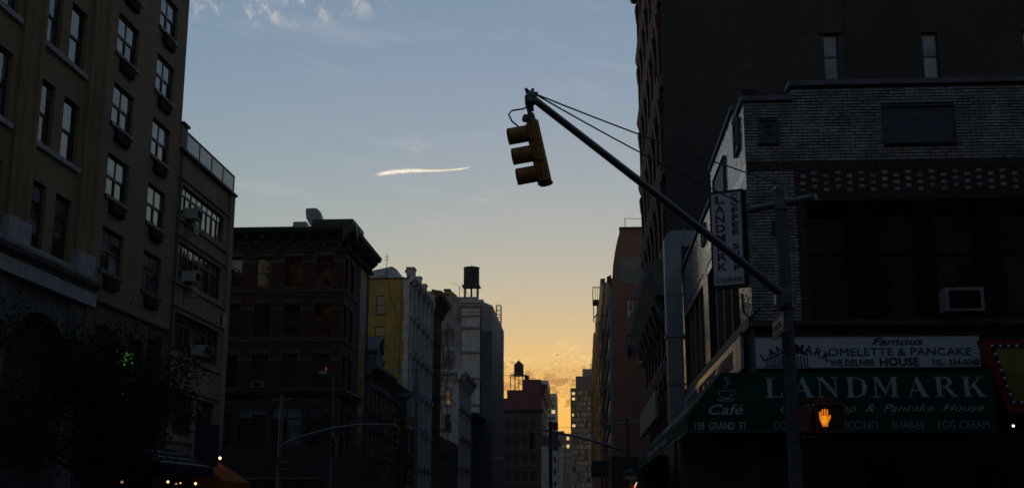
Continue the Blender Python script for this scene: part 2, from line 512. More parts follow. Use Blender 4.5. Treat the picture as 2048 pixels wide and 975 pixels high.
for c in (8.2, 3.8):
    n_ = 20
    for i in range(n_):
        a0, a1 = math.pi * (0.14 + 0.72 * i / n_), math.pi * (0.14 + 0.72 * (i + 1) / n_)
        p = [(c + 2.55 * math.cos(a) * 0.98, 4.62 + 2.55 * math.sin(a)) for a in (a0, a1)]
        q = [(c + 2.25 * math.cos(a) * 0.98, 4.62 + 2.25 * math.sin(a)) for a in (a0, a1)]
        ar.poly([(p[0][0], -0.14, p[0][1]), (p[1][0], -0.14, p[1][1]), (q[1][0], -0.14, q[1][1]), (q[0][0], -0.14, q[0][1])], (0, 0.5, 0))
part('arch', ar, DSTONE, t)
sp = MB()
for c in (8.2, 3.8):
    n_ = 20
    for i in range(n_):
        a0, a1 = math.pi * (0.14 + 0.72 * i / n_), math.pi * (0.14 + 0.72 * (i + 1) / n_)
        x0, x1 = c + 2.5 * math.cos(a0), c + 2.5 * math.cos(a1)
        sp.poly([(x0, -0.02, 4.62 + 2.54 * math.sin(a0)), (x0, -0.02, 7.579), (x1, -0.02, 7.579), (x1, -0.02, 4.62 + 2.54 * math.sin(a1))], (0, 0.4, 0))
part('spandrel', sp, DSTONE, t)
for u in (10.45, 5.65, 1.2):
    part('pier', MB().box(u - 0.42, u + 0.6, -0.1, 0.5, 0, 7.57), DSTONE, t)
    part('carved_panel', MB().box(u - 0.2, u + 0.38, -0.16, -0.1, 6.2, 7.3).box(u - 0.1, u + 0.28, -0.2, -0.16, 6.3, 7.2).tube((u + 0.09, -0.2, 6.9), (u + 0.09, -0.26, 6.9), 0.16, 0.1, 10), DSTONE, t)
    part('bracket', MB().prof([(-0.1, 5.6), (-0.3, 5.75), (-0.36, 6.0), (-0.1, 6.05)], u - 0.2, u + 0.38), DSTONE, t)
for c in (8.2, 3.8):
    window(t, F0, c - 1.9, 0.5, 3.8, 6.2, 'transom2', G_DARK, depth=0.45, name='shop_window')

# ------------------------------------------------------------------ grey tan brick apartment house
t = thing('apartment_house', 'grey tan brick apartment house with paired sash windows and air conditioner sleeves', 'building', (-15.5, 35.4, 0), 90)
ZR = [8.98, 11.46, 13.94, 16.42, 18.90, 21.4]
holes = [(u, u + 1.82, z, z + 1.42) for z in ZR for u in (0.76, 4.40)]
slv = [(u + 0.3, u + 1.42, z - 0.55, z - 0.13) for z in ZR for u in (0.76, 4.40)]
wall(t, F0, 0, 7.35, 7.96, 25, holes + slv, GREYTAN, 0.4)
bld_core(t, 0, 7.35, 0.40, 14, 25, ROOF)
for h in holes:
    bl = random.random() < 0.75
    window(t, F0, h[0], h[2], 1.82, 1.42, 'quad', (lambda i, r, bl=bl: G_BLIND if (bl and random.random() < (.9 if r > .4 else .6)) else G_DARK), sill=0.07, depth=0.10, t=.085)
for s_ in slv:
    g_ = MB().box(s_[0] + .01, s_[1] - .01, -0.14, 0.1, s_[2] + .01, s_[3] - .01)
    o = part('air_conditioner_sleeve', g_, AC_G, t)
    for k in range(5): part('slat', MB().box(s_[0] + .03, s_[1] - .03, -0.15, -0.141, s_[2] + .05 + k * .07, s_[2] + .075 + k * .07), AC_G, o)
part('flashing', MB().box(-0.0, 7.35, -0.06, 0.0, 7.90, 7.955), BLACK, t)
shop = [(0.9, 2.6, 4.6, 7.2), (3.6, 4.9, 4.6, 7.2), (5.4, 6.3, 4.6, 7.4), (0.9, 6.3, 0.4, 3.2)]
wall(t, F0, 0, 7.35, 0, 7.895, shop, OXB, 0.3, 0.02)
for h in shop[:3]: window(t, F0, h[0], h[2], h[1] - h[0], h[3] - h[2], 'quad', G_DARK, depth=0.16)
window(t, F0, 0.9, 0.4, 5.4, 2.8, 'pair', G_DARK, depth=0.2, name='shop_window')
part('column', MB().box(6.45, 7.2, -0.12, 0.02, 0, 7.6), OXB, t)

# ------------------------------------------------------------------ low beige concrete building with ribbon windows
t = thing('concrete_building', 'beige concrete loft building with ribbon windows and glass roof railing', 'building', (-15.5, 42.75, 0), 90)
ribs = [(0.58, 6.0, 12.58, 13.76), (0.56, 6.02, 10.08, 11.5), (0.58, 6.2, 7.3, 8.78), (1.15, 3.3, 4.2, 5.72), (3.75, 5.97, 4.2, 5.72)]
low = (0.4, 6.4, 0.3, 3.0)
wall(t, F0, 0, 7.12, 0, 15.0, ribs + [low], STUCCO, 0.4)
bld_core(t, 0, 7.12, 0.40, 14, 15.0, STUCCO)
part('coping', MB().box(-0.05, 7.25, -0.16, 0.2, 15.001, 15.1), CORN, t)
part('parapet', MB().box(0.0, 0.62, -0.05, 0.5, 15.101, 16.05), STUCCO, t)
part('parapet_cap', MB().box(-0.02, 0.7, -0.12, 0.55, 16.051, 16.15), CORN, t)
for z in (14.0, 12.35, 11.75, 9.88, 9.02, 7.08, 5.95, 3.95):
    part('string_course', MB().box(0.0, 7.18, -0.07, 0.0, z - 0.05, z + 0.05), STUCCO, t)
part('pier', MB().box(6.55, 7.13, -0.09, -0.0, 4.02, 14.96), STUCCO, t)
for k, (u0, u1, z0, z1) in enumerate(ribs):
    h = z1 - z0; nseg = 4 if u1 - u0 > 4 else 2; w = (u1 - u0) / nseg
    for i in range(nseg):
        pm = (lambda i_, r, k=k: (G_BLIND if (k == 0 and random.random() < .9) or random.random() < .25 else G_DARK))
        window(t, F0, u0 + i * w, z0, w, h, 'transom2', pm, depth=0.10)
window(t, F0, 0.4, 0.3, 6.0, 2.7, 'pair', G_DARK, depth=0.25, name='shop_window')
part('fascia', MB().box(3.2, 7.0, -0.06, 0.0, 3.32, 3.86), mat('cream shop fascia', (0.20, 0.185, 0.13), 0.7), t)
text('igol', 0.62, BLACK, t, F0, (3.9, -0.07, 3.45), shear=0.35, sx=0.9)
RAILG = glassmat('smoky railing glass', (0.20, 0.21, 0.23), 0.2, spec=0.4)
for i in range(4):
    u0 = 0.72 + i * 1.58
    part('railing_panel', MB().box(u0 + 0.03, u0 + 1.5, 0.0, 0.012, 15.13, 15.86), RAILG, t)
    part('railing_post', MB().box(u0 - 0.03, u0 + 0.025, -0.02, 0.035, 15.101, 15.9), IRON, t)
part('railing_post', MB().box(7.05, 7.1, -0.02, 0.035, 15.101, 15.9), IRON, t)
part('handrail', MB().box(0.69, 7.12, -0.03, 0.045, 15.9, 15.95), IRON, t)
part('railing_return', MB().box(7.06, 7.1, 0.05, 3.0, 15.9, 15.95).box(7.06, 7.1, 0.05, 3.0, 15.5, 15.53), IRON, t)
part('drainpipe', MB().tube((0.12, -0.07, 0.2), (0.12, -0.07, 14.9), 0.05, n=8), IRON, t, smooth=True)
part('plaque', MB().box(6.2, 6.55, -0.13, -0.095, 8.98, 9.6), AC_W, t)
cb = MB()
for a, b_, c_ in ((0.9, 12.6, 9.9), (1.25, 12.5, 7.9), (0.5, 10.0, 7.6)):
    cb.path([(a, -0.05, b_), (a + .1, -0.09, (b_ + c_) / 2 + .2), (a - .15, -0.06, c_)], 0.012, 5)
part('loose_cable', cb, BLACK, t)


def ac_unit(label, loc, rot, group='window air conditioners'):
    a = thing('air_conditioner', label, 'air conditioner', loc, rot, group)
    part('housing', MB().box(-0.33, 0.33, -0.42, 0.16, 0, 0.42), AC_W, a)
    part('grille', MB().box(-0.27, 0.27, -0.435, -0.421, 0.05, 0.37), AC_G, a)
    for k in range(6): part('louvre', MB().box(-0.26, 0.26, -0.445, -0.4355, 0.075 + k * 0.05, 0.09 + k * 0.05), AC_G, a)
    for x in (-0.25, 0.25): part('bracket', MB().path([(x, 0.1, -0.35), (x, -0.38, -0.03), (x, 0.1, -0.03)], 0.018, 5), IRON, a)
    return a


ac_unit('window air conditioner on the top ribbon window of the beige building', (-15.42, 44.05, 12.5), 90)
ac_unit('window air conditioner on the second ribbon window from the top', (-15.42, 44.3, 10.05), 90)
ac_unit('window air conditioner in the third ribbon window of the beige building', (-15.42, 45.9, 7.36), 90)
for y, z in ((43.95, 11.9), (44.15, 9.45)):
    c = thing('condenser_rack', 'slatted metal rack hanging below the %s air conditioner' % ('top' if z > 11 else 'second'), 'rack', (-15.45, y, z), 90, 'racks under air conditioners')
    part('frame', MB().box(-0.3, 0.3, -0.4, -0.36, 0, 0.04).box(-0.3, 0.3, -0.4, -0.36, 0.5, 0.54), GALV, c)
    for k in range(4): part('slat', MB().box(-0.3, 0.3, -0.395, -0.365, 0.09 + k * .1, 0.13 + k * .1), GALV, c)
    part('arm', MB().box(-0.3, -0.26, -0.36, 0.0, 0.0, 0.04).box(0.26, 0.3, -0.36, 0.0, 0.0, 0.04), GALV, c)


def dish(label, loc, rot, r=0.32, group='satellite dishes on roofs'):
    d = thing('satellite_dish', label, 'satellite dish', loc, rot, group)
    part('mast', MB().tube((0, 0, 0), (0, 0, 0.55), 0.025, n=6), IRON, d)
    m = MB().lathe((0, 0, 0), [(0.03, 0.0), (r * .5, 0.02), (r * .85, 0.07), (r, 0.11), (r * .98, 0.12), (r * .8, 0.085), (r * .4, 0.03)], 18)
    m.xf(Matrix.Translation((0, -0.06, 0.62)) @ Matrix.Rotation(R(68), 4, 'X'))
    part('reflector', m, mat('grey dish', (0.12, 0.12, 0.12), 0.5), d, smooth=True)
    part('feed_arm', MB().path([(0, -0.04, 0.45), (0, -0.3, 0.38), (0, -0.5, 0.6)], 0.016, 5).tube((0, -0.5, 0.58), (0, -0.44, 0.66), 0.04, n=6), IRON, d)
    return d


dish('grey satellite dish standing above the glass railing of the beige building', (-16.0, 47.2, 15.1), 60, 0.36)
dish('lower grey satellite dish behind the end of the glass railing', (-16.0, 48.6, 15.1), 75, 0.36)
mm = thing('roof_mast', 'small antenna clamp between the two satellite dishes', 'antenna', (-16.0, 47.9, 15.1))
part('mast', MB().tube((0, 0, 0), (0, 0, 0.75), 0.02, n=6), IRON, mm)
part('crossbar', MB().tube((-.2, 0, 0.6), (.2, 0.1, 0.62), 0.015, n=6).tube((-.2, 0, 0.45), (.2, 0.1, 0.47), 0.015, n=6), IRON, mm)

# ------------------------------------------------------------------ dark red brick corner building
t = thing('corner_building', 'dark red brick corner building with heavy black cornice and mural strip', 'building', (-15.5, 74.3, 0), 0)
SD = Face(0, 0, 90)                                       # side along the street: u = distance down the street
LW = [(-5.80, -4.75), (-3.88, -2.76), (-1.84, -0.72), (-7.8, -6.75), (-9.8, -8.75)]
ZW = [(15.5, 17.43), (12.26, 14.3), (8.95, 11.02)]
hf = [(a, b, z0, z1) for a, b in LW for z0, z1 in ZW]
SHOPW = [(-6.5, -4.7, 5.2, 7.75), (-4.35, -2.45, 5.2, 7.75), (-2.1, -0.3, 5.2, 7.75), (-9.5, -7, 5.2, 7.75)]
wall(t, F0, -13, 0, 8.6, 18.4, hf, DREDB, 0.35)
wall(t, F0, -13, 0, 0, 8.42, SHOPW + [(-12, -0.8, 0.3, 3.2)], mat('black shopfront', (0.02, 0.022, 0.024), 0.5), 0.35)
SW = [(0.35, 1.35), (2.35, 3.35)]
hs = [(a, b, z0, z1) for a, b in SW for z0, z1 in ZW + [(5.2, 7.6)]]
wall(t, SD, 0.352, 9.2, 0, 18.4, hs, DREDB, 0.35)
bld_core(t, -13, -0.35, 0.36, 9.19, 19.3, ROOF)
for a, b, z0, z1 in hf:
    r = random.random()
    pm = G_AMBER if (z0 > 15 and a > -6) or (z0 > 12 and r < .4) else G_DARK
    window(t, F0, a, z0, b - a, z1 - z0, 'double', pm, sill=0.1, sillm=BROWNST, depth=0.14)
for a, b, z0, z1 in hs: window(t, SD, a, z0, b - a, z1 - z0, 'double', G_BLIND if z0 > 15 else G_DARK, sill=0.1, sillm=BROWNST, depth=0.14)
for a, b, z0, z1 in SHOPW:
    window(t, F0, a, z0, b - a, z1 - z0, 'transom2', (lambda i, r: G_BLIND if r > .5 or random.random() < .3 else G_DARK), depth=0.14)
window(t, F0, -12, 0.3, 11.2, 2.9, 'pair', G_DARK, depth=0.2, name='shop_window')
for z0, z1 in ZW:
    part('sill_band', MB().box(-13, 0.03, -0.05, -0.001, z0 - 0.32, z0 - 0.14), BROWNST, t)
    part('sill_band', MB().box(0.0, 5.0, -0.05, -0.001, z0 - 0.32, z0 - 0.14), BROWNST, t, SD)
    bb = MB(); prev = -13
    for a, b in sorted(LW):
        bb.box(prev, a - 0.12, -0.05, -0.001, z1 - 0.38, z1 - 0.12); bb.box(a - 0.119, a - 0.001, -0.07, -0.001, z1 - 0.38, z1 + 0.12)
        bb.box(b + 0.001, b + 0.119, -0.07, -0.001, z1 - 0.38, z1 + 0.12); bb.box(a - 0.12, b + 0.12, -0.08, -0.001, z1 + 0.121, z1 + 0.38); prev = b + 0.12
    bb.box(prev, 0.02, -0.05, -0.001, z1 - 0.38, z1 - 0.12)
    part('lintel_band', bb, BROWNST, t)
    for a, b in SW: part('lintel', MB().box(a - 0.12, b + 0.12, -0.07, -0.001, z1, z1 + 0.3), BROWNST, t, SD)
part('shop_cornice', MB().prof([(0, 8.421), (-0.3, 8.44), (-0.42, 8.72), (-0.3, 8.82), (0, 8.84)], -13, 0.4), CORN, t)
part('shop_cornice', MB().prof([(0, 8.421), (-0.3, 8.44), (-0.42, 8.72), (-0.3, 8.82), (0, 8.84)], 0, 5.4), CORN, t, SD)
cp = [(0, 18.30), (-0.12, 18.32), (-0.18, 18.6), (-0.55, 18.95), (-0.78, 19.05), (-0.86, 19.3), (-0.6, 19.42), (0, 19.44)]
part('cornice', MB().prof(cp, -13.5, 0.86), CORN, t)
part('cornice', MB().prof([(y, z + .004) for y, z in cp], -0.86, 9.4), CORN, t, SD)
for k in range(12):
    part('bracket', MB().prof([(-0.05, 17.95), (-0.2, 18.05), (-0.25, 18.4), (-0.62, 18.72), (-0.66, 18.9), (-0.02, 18.9)], 0.1 + k * 0.78, 0.32 + k * 0.78), CORN, t, SD)
    part('dentil', MB().box(0.45 + k * 0.78, 0.6 + k * 0.78, -0.3, -0.1, 18.0, 18.2), BROWNST, t, SD)
for k in range(10):
    part('bracket', MB().prof([(-0.05, 17.95), (-0.2, 18.05), (-0.25, 18.4), (-0.62, 18.72), (-0.66, 18.9), (-0.02, 18.9)], -0.35 - k * 1.02, -0.13 - k * 1.02), CORN, t)
part('frieze_moulding', MB().box(-13, 0.12, -0.13, -0.002, 17.86, 17.96), CORN, t)
part('roof_parapet', MB().box(-2.1, 0.6, -0.5, 3.4, 19.445, 19.9), CORN, t)
part('parapet_panel', MB().box(0.601, 0.64, 0.2, 1.4, 19.5, 19.88).box(0.601, 0.64, 1.7, 3.1, 19.5, 19.88), FRAME, t)
# mural strip painted on the side wall
MUR = mat('ochre mural paint', (0.30, 0.19, 0.03), 0.7, var=0.12, vscale=0.4)
mu = part('mural', MB().box(5.65, 7.95, -0.03, -0.002, 5.6, 17.95), MUR, t, SD)
WHT = mat('pale sign paint', (0.40, 0.40, 0.40), 0.7); NAVY = mat('navy sign paint', (0.05, 0.06, 0.11), 0.6); ORG = mat('burnt orange paint', (0.30, 0.07, 0.01), 0.6); BRN = mat('brown bottle paint', (0.10, 0.035, 0.01), 0.5)


def disc(c, r, rz, y, n_=28): return [(c[0] + r * math.cos(2 * math.pi * i / n_), y, c[1] + rz * math.sin(2 * math.pi * i / n_)) for i in range(n_)]


part('emblem', MB().poly(disc((6.8, 15.2), 0.95, 1.95, -0.036), (0, 0.004, 0)), WHT, mu)
part('emblem_ring', MB().poly(disc((6.8, 15.2), 0.82, 1.78, -0.042), (0, 0.004, 0)), mat('grey emblem paint', (0.22, 0.23, 0.26), 0.7), mu)
text('BIR', 0.95, WHT, mu, F0, (6.8, -0.048, 14.9), bold=0.03, sx=0.85)
part('bottle', MB().poly([(6.25, -0.036, 5.7), (7.35, -0.036, 5.7), (7.35, -0.036, 8.4), (7.05, -0.036, 9.6), (7.02, -0.036, 10.6), (6.58, -0.036, 10.6), (6.55, -0.036, 9.6), (6.25, -0.036, 8.4)], (0, 0.004, 0)), BRN, mu)
part('bottle_label', MB().poly(disc((6.8, 7.4), 0.52, 0.9, -0.042), (0, 0.004, 0)), WHT, mu)
part('label_band', MB().box(6.34, 7.26, -0.049, -0.043, 7.05, 7.75), NAVY, mu)
part('bottle_cap', MB().box(6.55, 7.05, -0.046, -0.041, 10.3, 10.75), WHT, mu)
part('orange_field', MB().poly([(5.66, -0.035, 5.62), (6.2, -0.035, 5.62), (6.2, -0.035, 8.4), (6.5, -0.035, 9.6), (6.5, -0.035, 10.4), (5.66, -0.035, 9.3)], (0, 0.003, 0)), ORG, mu)
part('orange_field', MB().poly([(7.94, -0.035, 5.62), (7.4, -0.035, 5.62), (7.4, -0.035, 8.4), (7.1, -0.035, 9.6), (7.94, -0.035, 9.0)], (0, 0.003, 0)), ORG, mu)
part('awning_rail', MB().box(-6.5, -1.0, -0.32, -0.28, 3.26, 3.3), AC_W, t)
ac_unit('window air conditioner on the dark red corner building', (-20.8, 74.35, 8.95), 0)
# roof equipment
d = thing('vent_duct', 'grey gooseneck exhaust duct on the roof of the corner building', 'duct', (-18.2, 77.0, 19.3))
gp = [(0.25, 0, 0), (0.25, 0, 1.0), (0.2, 0, 1.45), (0.0, 0, 1.75), (-0.3, 0, 1.85)]
part('riser', MB().box(0.0, 0.5, -0.3, 0.3, 0.0, 1.5), GALV, d)
part('elbow', MB().poly([(-0.55, -0.33, 2.1), (0.1, -0.33, 2.12), (0.36, -0.33, 1.95), (0.52, -0.33, 1.6), (0.53, -0.33, 0.9), (0.2, -0.33, 0.75), (-0.25, -0.33, 0.95), (-0.5, -0.33, 1.4), (-0.56, -0.33, 1.8)], (0, 0.66, 0)), GALV, d)
part('flange', MB().box(0.16, 0.22, -0.36, 0.36, 0.85, 2.08), GALV, d)
d = thing('ventilation_box', 'squat box fan housing beside the gooseneck duct on the roof', 'fan housing', (-19.3, 77.2, 19.3))
part('housing', MB().box(-0.35, 0.6, -0.4, 0.4, 0.0, 1.15).box(-0.3, 0.55, -0.35, 0.35, 1.151, 1.22), GALV, d)
part('scroll', MB().poly([(-1.05, -0.3, 0.0), (-1.05, -0.3, 0.15), (-0.85, -0.3, 0.36), (-0.6, -0.3, 0.45), (-0.36, -0.3, 0.43), (-0.36, -0.3, 0.0)], (0, 0.6, 0)), GALV, d)


def landing(parent, face, u0, u1, z, dep=1.1, m=None, rail=0.95, bars=0.3):
    mb = MB()
    k = 0
    y = -0.05
    while y > -dep:
        mb.box(u0, u1, y - 0.05, y, z - 0.02, z); y -= 0.13
    mb.box(u0, u1, -dep - 0.02, -dep + 0.02, z - 0.09, z - 0.021)
    for h in (rail, rail * 0.55):
        mb.box(u0, u1, -dep - 0.015, -dep + 0.015, z + h - 0.02, z + h + 0.02)
        for u in (u0, u1): mb.box(u - 0.015, u + 0.015, -dep + 0.016, -0.0, z + h - 0.02, z + h + 0.02)
    nb = max(2, int((u1 - u0) / bars))
    for i in range(nb + 1):
        u = u0 + (u1 - u0) * i / nb
        mb.box(u - 0.01, u + 0.01, -dep - 0.012, -dep + 0.012, z, z + rail - 0.021)
    for u in (u0 + .1, u1 - .1): mb.path([(u, -dep + .05, z - .05), (u, 0, z - 0.9)], 0.02, 5)
    return part('fire_escape_landing', mb, m or IRON, parent, face)


def stair(parent, face, u0, z0, u1, z1, d0=-0.5, w=0.5, m=None):
    mb = MB()
    for d in (d0, d0 - w):
        mb.path([(u0, d, z0), (u1, d, z1)], 0.035, 4)
        mb.path([(u0, d, z0 + .8), (u1, d, z1 + .8)], 0.018, 4)
        for i in range(1, 4):
            t_ = i / 4; mb.path([(u0 + (u1 - u0) * t_, d, z0 + (z1 - z0) * t_), (u0 + (u1 - u0) * t_, d, z0 + (z1 - z0) * t_ + .8)], 0.012, 4)
    ns = max(4, int(abs(z1 - z0) / 0.28))
    for i in range(ns):
        t_ = (i + .5) / ns; u = u0 + (u1 - u0) * t_; z = z0 + (z1 - z0) * t_
        mb.box(u - .1, u + .1, d0 - w + .035, d0 - .035, z - .012, z + .012)
    return part('fire_escape_stair', mb, m or IRON, parent, face)


def grid_building(parent, face, u0, u1, ztop, wallm, cols, rows, pane=None, style='double', sill=0.08, sillm=None, th=0.3, z0=0, lint=None, depth=0.15, zb=0):
    """facade slab with a grid of windows: cols = [(u,w)], rows = [(z,h)]"""
    holes = [(u, u + w, z, z + h) for u, w in cols for z, h in rows]
    wall(parent, face, u0, u1, zb, ztop, holes, wallm, th)
    for u, w in cols:
        for z, h in rows:
            window(parent, face, u, z, w, h, style, pane() if pane else None, sill=sill, sillm=sillm, depth=depth)
            if lint: part('lintel', MB().box(u - .1, u + w + .1, -0.09, -0.001, z + h, z + h + .24), lint, parent, face)


def rnd(*ms): return lambda: random.choice(ms)


# ------------------------------------------------------------------ low red brick house with pediment
t = thing('row_house', 'low red brick house with pedimented cornice and fire escapes', 'building', (-15.5, 83.7, 0), 90)
PAINTED = mat('grey painted iron cornice', (0.14, 0.14, 0.14), 0.7, var=0.3)
cols = [(0.7 + i * 1.75, 1.0) for i in range(5)]
grid_building(t, F0, 0, 9.2, 11.2, REDB, cols, [(8.3, 1.75), (5.2, 1.8)], rnd(G_DARK, G_DARK, G_BLIND), lint=None, sillm=PAINTED)
bld_core(t, 0, 9.2, 0.31, 12, 11.2, ROOF)
for u, w in cols:
    for z in (10.05, 7.0):
        part('hood_mould', MB().poly([(u - .15, -0.14, z + .001), (u - .15, -0.14, z + .25), (u + .2, -0.14, z + .42), (u + w - .2, -0.14, z + .42), (u + w + .15, -0.14, z + .25), (u + w + .15, -0.14, z + .001)], (0, 0.139, 0)), PAINTED, t)
        for q in (u - .14, u + w + .001): part('jamb', MB().box(q, q + .139, -0.08, -0.001, z - 1.75, z), PAINTED, t)
part('cornice', MB().prof([(0, 10.75), (-0.2, 10.8), (-0.3, 11.1), (-0.7, 11.3), (-0.75, 11.5), (0, 11.6)], -0.1, 9.3), PAINTED, t)
part('pediment', MB().poly([(0.1, -0.6, 11.6), (2.5, -0.6, 11.6), (2.3, -0.6, 12.5), (1.3, -0.6, 13.5), (0.3, -0.6, 12.5)], (0, 0.9, 0)), PAINTED, t)
part('pediment_cap', MB().poly([(0.0, -0.75, 12.5), (1.3, -0.75, 13.52), (2.6, -0.75, 12.5), (2.6, -0.75, 12.72), (1.3, -0.75, 13.78), (0.0, -0.75, 12.72)], (0, 1.1, 0)), PAINTED, t)
part('urn', MB().lathe((3.5, -0.4, 11.6), [(0.15, 0), (0.1, 0.2), (0.3, 0.45), (0.25, 0.7), (0.12, 0.85), (0.05, 1.1)], 10), PAINTED, t, smooth=True)
for k in range(9): part('bracket', MB().prof([(-0.02, 10.3), (-0.18, 10.4), (-0.25, 10.75), (-0.5, 11.1), (-0.02, 11.1)], 0.15 + k * 1.05, 0.4 + k * 1.05), PAINTED, t)
FEM = mat('worn grey iron', (0.10, 0.10, 0.10), 0.35, 0.3)
for z in (8.1, 5.0, 2.9):
    landing(t, F0, 0.6, 6.6, z, 1.1, FEM)
stair(t, F0, 5.4, 5.0, 2.4, 8.1, m=FEM); stair(t, F0, 2.0, 2.9, 5.0, 5.0, m=FEM)

# dark house beside it
t = thing('row_house', 'narrow dark brick house next to the pedimented house with glinting railings', 'building', (-15.5, 93.0, 0), 90)
grid_building(t, F0, 0, 9.6, 11.2, DREDB, [(0.8 + i * 1.85, 1.05) for i in range(5)], [(8.2, 1.7), (5.1, 1.7)], None, sillm=BROWNST, lint=BROWNST)
bld_core(t, 0, 9.6, 0.31, 12, 11.2, ROOF)
part('cornice', MB().prof([(0, 10.6), (-0.2, 10.7), (-0.5, 11.1), (-0.55, 11.3), (0, 11.4)], 0, 9.6), CORN, t)
FEB = mat('polished iron', (0.16, 0.13, 0.10), 0.22, 0.8)
for z in (8.0, 4.9):
    landing(t, F0, 2.6, 8.6, z, 1.15, FEB)
stair(t, F0, 7.4, 4.9, 4.2, 8.0, m=FEB); stair(t, F0, 4.4, 8.0, 6.6, 10.9, m=FEB)
part('tank', MB().lathe((1.4, 3.0, 11.2), [(0.8, 0), (0.8, 1.3), (0.85, 1.35), (0.3, 1.6)], 14), CORN, t)

p = thing('steel_post', 'tall blue grey steel post with bracket arm before the row houses', 'post', (-13.6, 95.5, 0))
BLUEP = mat('blue grey paint', (0.09, 0.13, 0.17), 0.5)
part('post', MB().box(-0.16, 0.16, -0.16, 0.16, 0, 12.6), BLUEP, p)
part('arm', MB().box(-2.2, -0.161, -0.1, 0.1, 10.35, 10.6), BLUEP, p)
part('tie', MB().tube((-2.1, 0, 10.6), (-2.1, 0, 12.5), 0.03, n=5).tube((-2.1, 0, 12.5), (-0.1, 0, 12.5), 0.03, n=5), BLUEP, p)
s_ = thing('blade_sign', 'dark vertical blade sign with pale letters below the row house fire escapes', 'sign', (-14.4, 97.6, 3.2))
part('panel', MB().box(-0.42, 0.42, -0.08, 0.08, 0, 4.6), mat('black sign panel', (0.012, 0.012, 0.014), 0.4), s_)
PALE = mat('dim pale lettering', (0.30, 0.29, 0.27), 0.6)
for k, ch in enumerate('ESSENTIAL'): text(ch, 0.55, PALE, s_, F0, (0.0, -0.09, 4.05 - k * 0.45), bold=0.01)
text('SPA', 0.3, PALE, s_, F0, (0.0, -0.09, 0.12))

# ------------------------------------------------------------------ yellow flank + white stone front
t = thing('loft_building', 'white stone loft building with blank yellow painted side wall', 'building', (-15.5, 103.2, 0), 0)
hw = [(-3.02, -2.22, 18.42, 20.1), (-3.06, -2.16, 15.65, 17.3)]
wall(t, F0, -14, -0.02, 0, 21.6, hw, YELLOW, 0.35)
for h in hw:
    window(t, F0, h[0], h[2], h[1] - h[0], h[3] - h[2], 'double', G_DARK, depth=0.14, fm=mat('brown wood frame', (0.06, 0.03, 0.015), 0.6), sill=0.04)
part('coping', MB().box(-14, 0.0, -0.06, 0.3, 21.601, 21.72), CORN, t)
part('conduit', MB().path([(-1.9, -0.03, 21.5), (-1.85, -0.03, 20.5), (-1.2, -0.03, 18.6), (-0.9, -0.03, 17.0)], 0.025, 5).path([(-0.75, -0.03, 21.4), (-0.8, -0.03, 12)], 0.03, 5), mat('ochre pipe', (0.16, 0.10, 0.03), 0.7), t)
cols = [(1.3, 1.3), (3.6, 1.9), (6.8, 1.9), (10.0, 1.9), (13.0, 1.3)]
rows = [(18.9, 2.0), (15.6, 2.2), (12.3, 2.2), (9.0, 2.2), (5.6, 2.2)]
grid_building(t, SD, 0.36, 15.4, 22.0, WHITEST, cols, rows, rnd(G_DARK, G_DARK, G_BLIND), sill=0.18, sillm=WHITEST, depth=0.25)
bld_core(t, -14, -0.31, 0.36, 15.3, 21.5, ROOF)
for u in (0.5, 2.75, 5.9, 9.1, 12.2, 14.7):
    part('pilaster', MB().box(u, u + .55, -0.2, -0.001, 3.4, 21.3), WHITEST, t, SD)
    for z in rows: part('capital', MB().box(u - .08, u + .63, -0.3, -0.201, z[0] + z[1] + .2, z[0] + z[1] + .5), WHITEST, t, SD)
for z, h in rows:
    part('string_course', MB().prof([(0, z - .75), (-0.25, z - .7), (-0.34, z - .45), (0, z - .42)], 0.3, 15.4), WHITEST, t, SD)
    for u, w in cols: part('keystone', MB().prof([(-.001, z + h + .02), (-.12, z + h + .02), (-.24, z + h + .42), (-.001, z + h + .42)], u + w / 2 - .14, u + w / 2 + .14), WHITEST, t, SD)
part('cornice', MB().prof([(0, 21.3), (-0.3, 21.4), (-0.5, 21.7), (-0.5, 21.9), (0, 22.0)], 0.0, 15.4), WHITEST, t, SD)
for u, w in ((0.05, 1.3), (4.4, 1.0), (8.2, 1.0), (12.2, 1.0), (14.4, 1.0)):
    part('parapet_block', MB().box(u, u + w, -0.35, 0.3, 22.001, 22.55).box(u - .06, u + w + .06, -0.42, 0.36, 22.551, 22.7), WHITEST, t, SD)
part('parapet', MB().box(0.0, 15.4, -0.2, 0.28, 22.0, 22.25), WHITEST, t, SD)
for z in range(9):                                         # quoin edge between render and stone
    part('quoin', MB().box(-0.55 + .12 * (z % 2), 0.0, -0.03, -0.001, 5 + z * 1.85, 6.8 + z * 1.85), WHITEST, t)
part('entrance_column', MB().lathe((1.2, -0.5, 0), [(0.5, 0), (0.5, 0.4), (0.38, 0.5), (0.33, 4.6), (0.5, 4.9), (0.5, 5.1)], 14), WHITEST, t, SD, smooth=True)
ph = thing('roof_penthouse', 'pale sloping penthouse shed on the roof of the yellow sided building', 'shed', (-15.5, 106.0, 21.5))
part('wall', MB().poly([(-6, 0, 0), (-1.65, 0, 0), (-1.65, 0, 1.55), (-2.1, 0, 1.85), (-6, 0, 1.05)], (0, 4, 0)), mat('pale blue grey cladding', (0.36, 0.38, 0.42), 0.6), ph)
part('annexe', MB().poly([(-1.649, .3, 0), (-0.6, .3, 0), (-0.6, .3, 0.45), (-1.0, .3, .9), (-1.649, .3, 0.92)], (0, 3, 0)), MATS['pale blue grey cladding'], ph)
part('window', MB().box(-3.5, -2.75, -0.03, -0.002, 0.55, 0.95), G_DARK, ph)
part('window', MB().box(-1.64, -1.58, 0.1, 0.25, 0.5, 0.95), G_DARK, ph)
an = thing('roof_antenna', 'thin mast antenna above the pale penthouse shed', 'antenna', (-18.1, 105.8, 21.6))
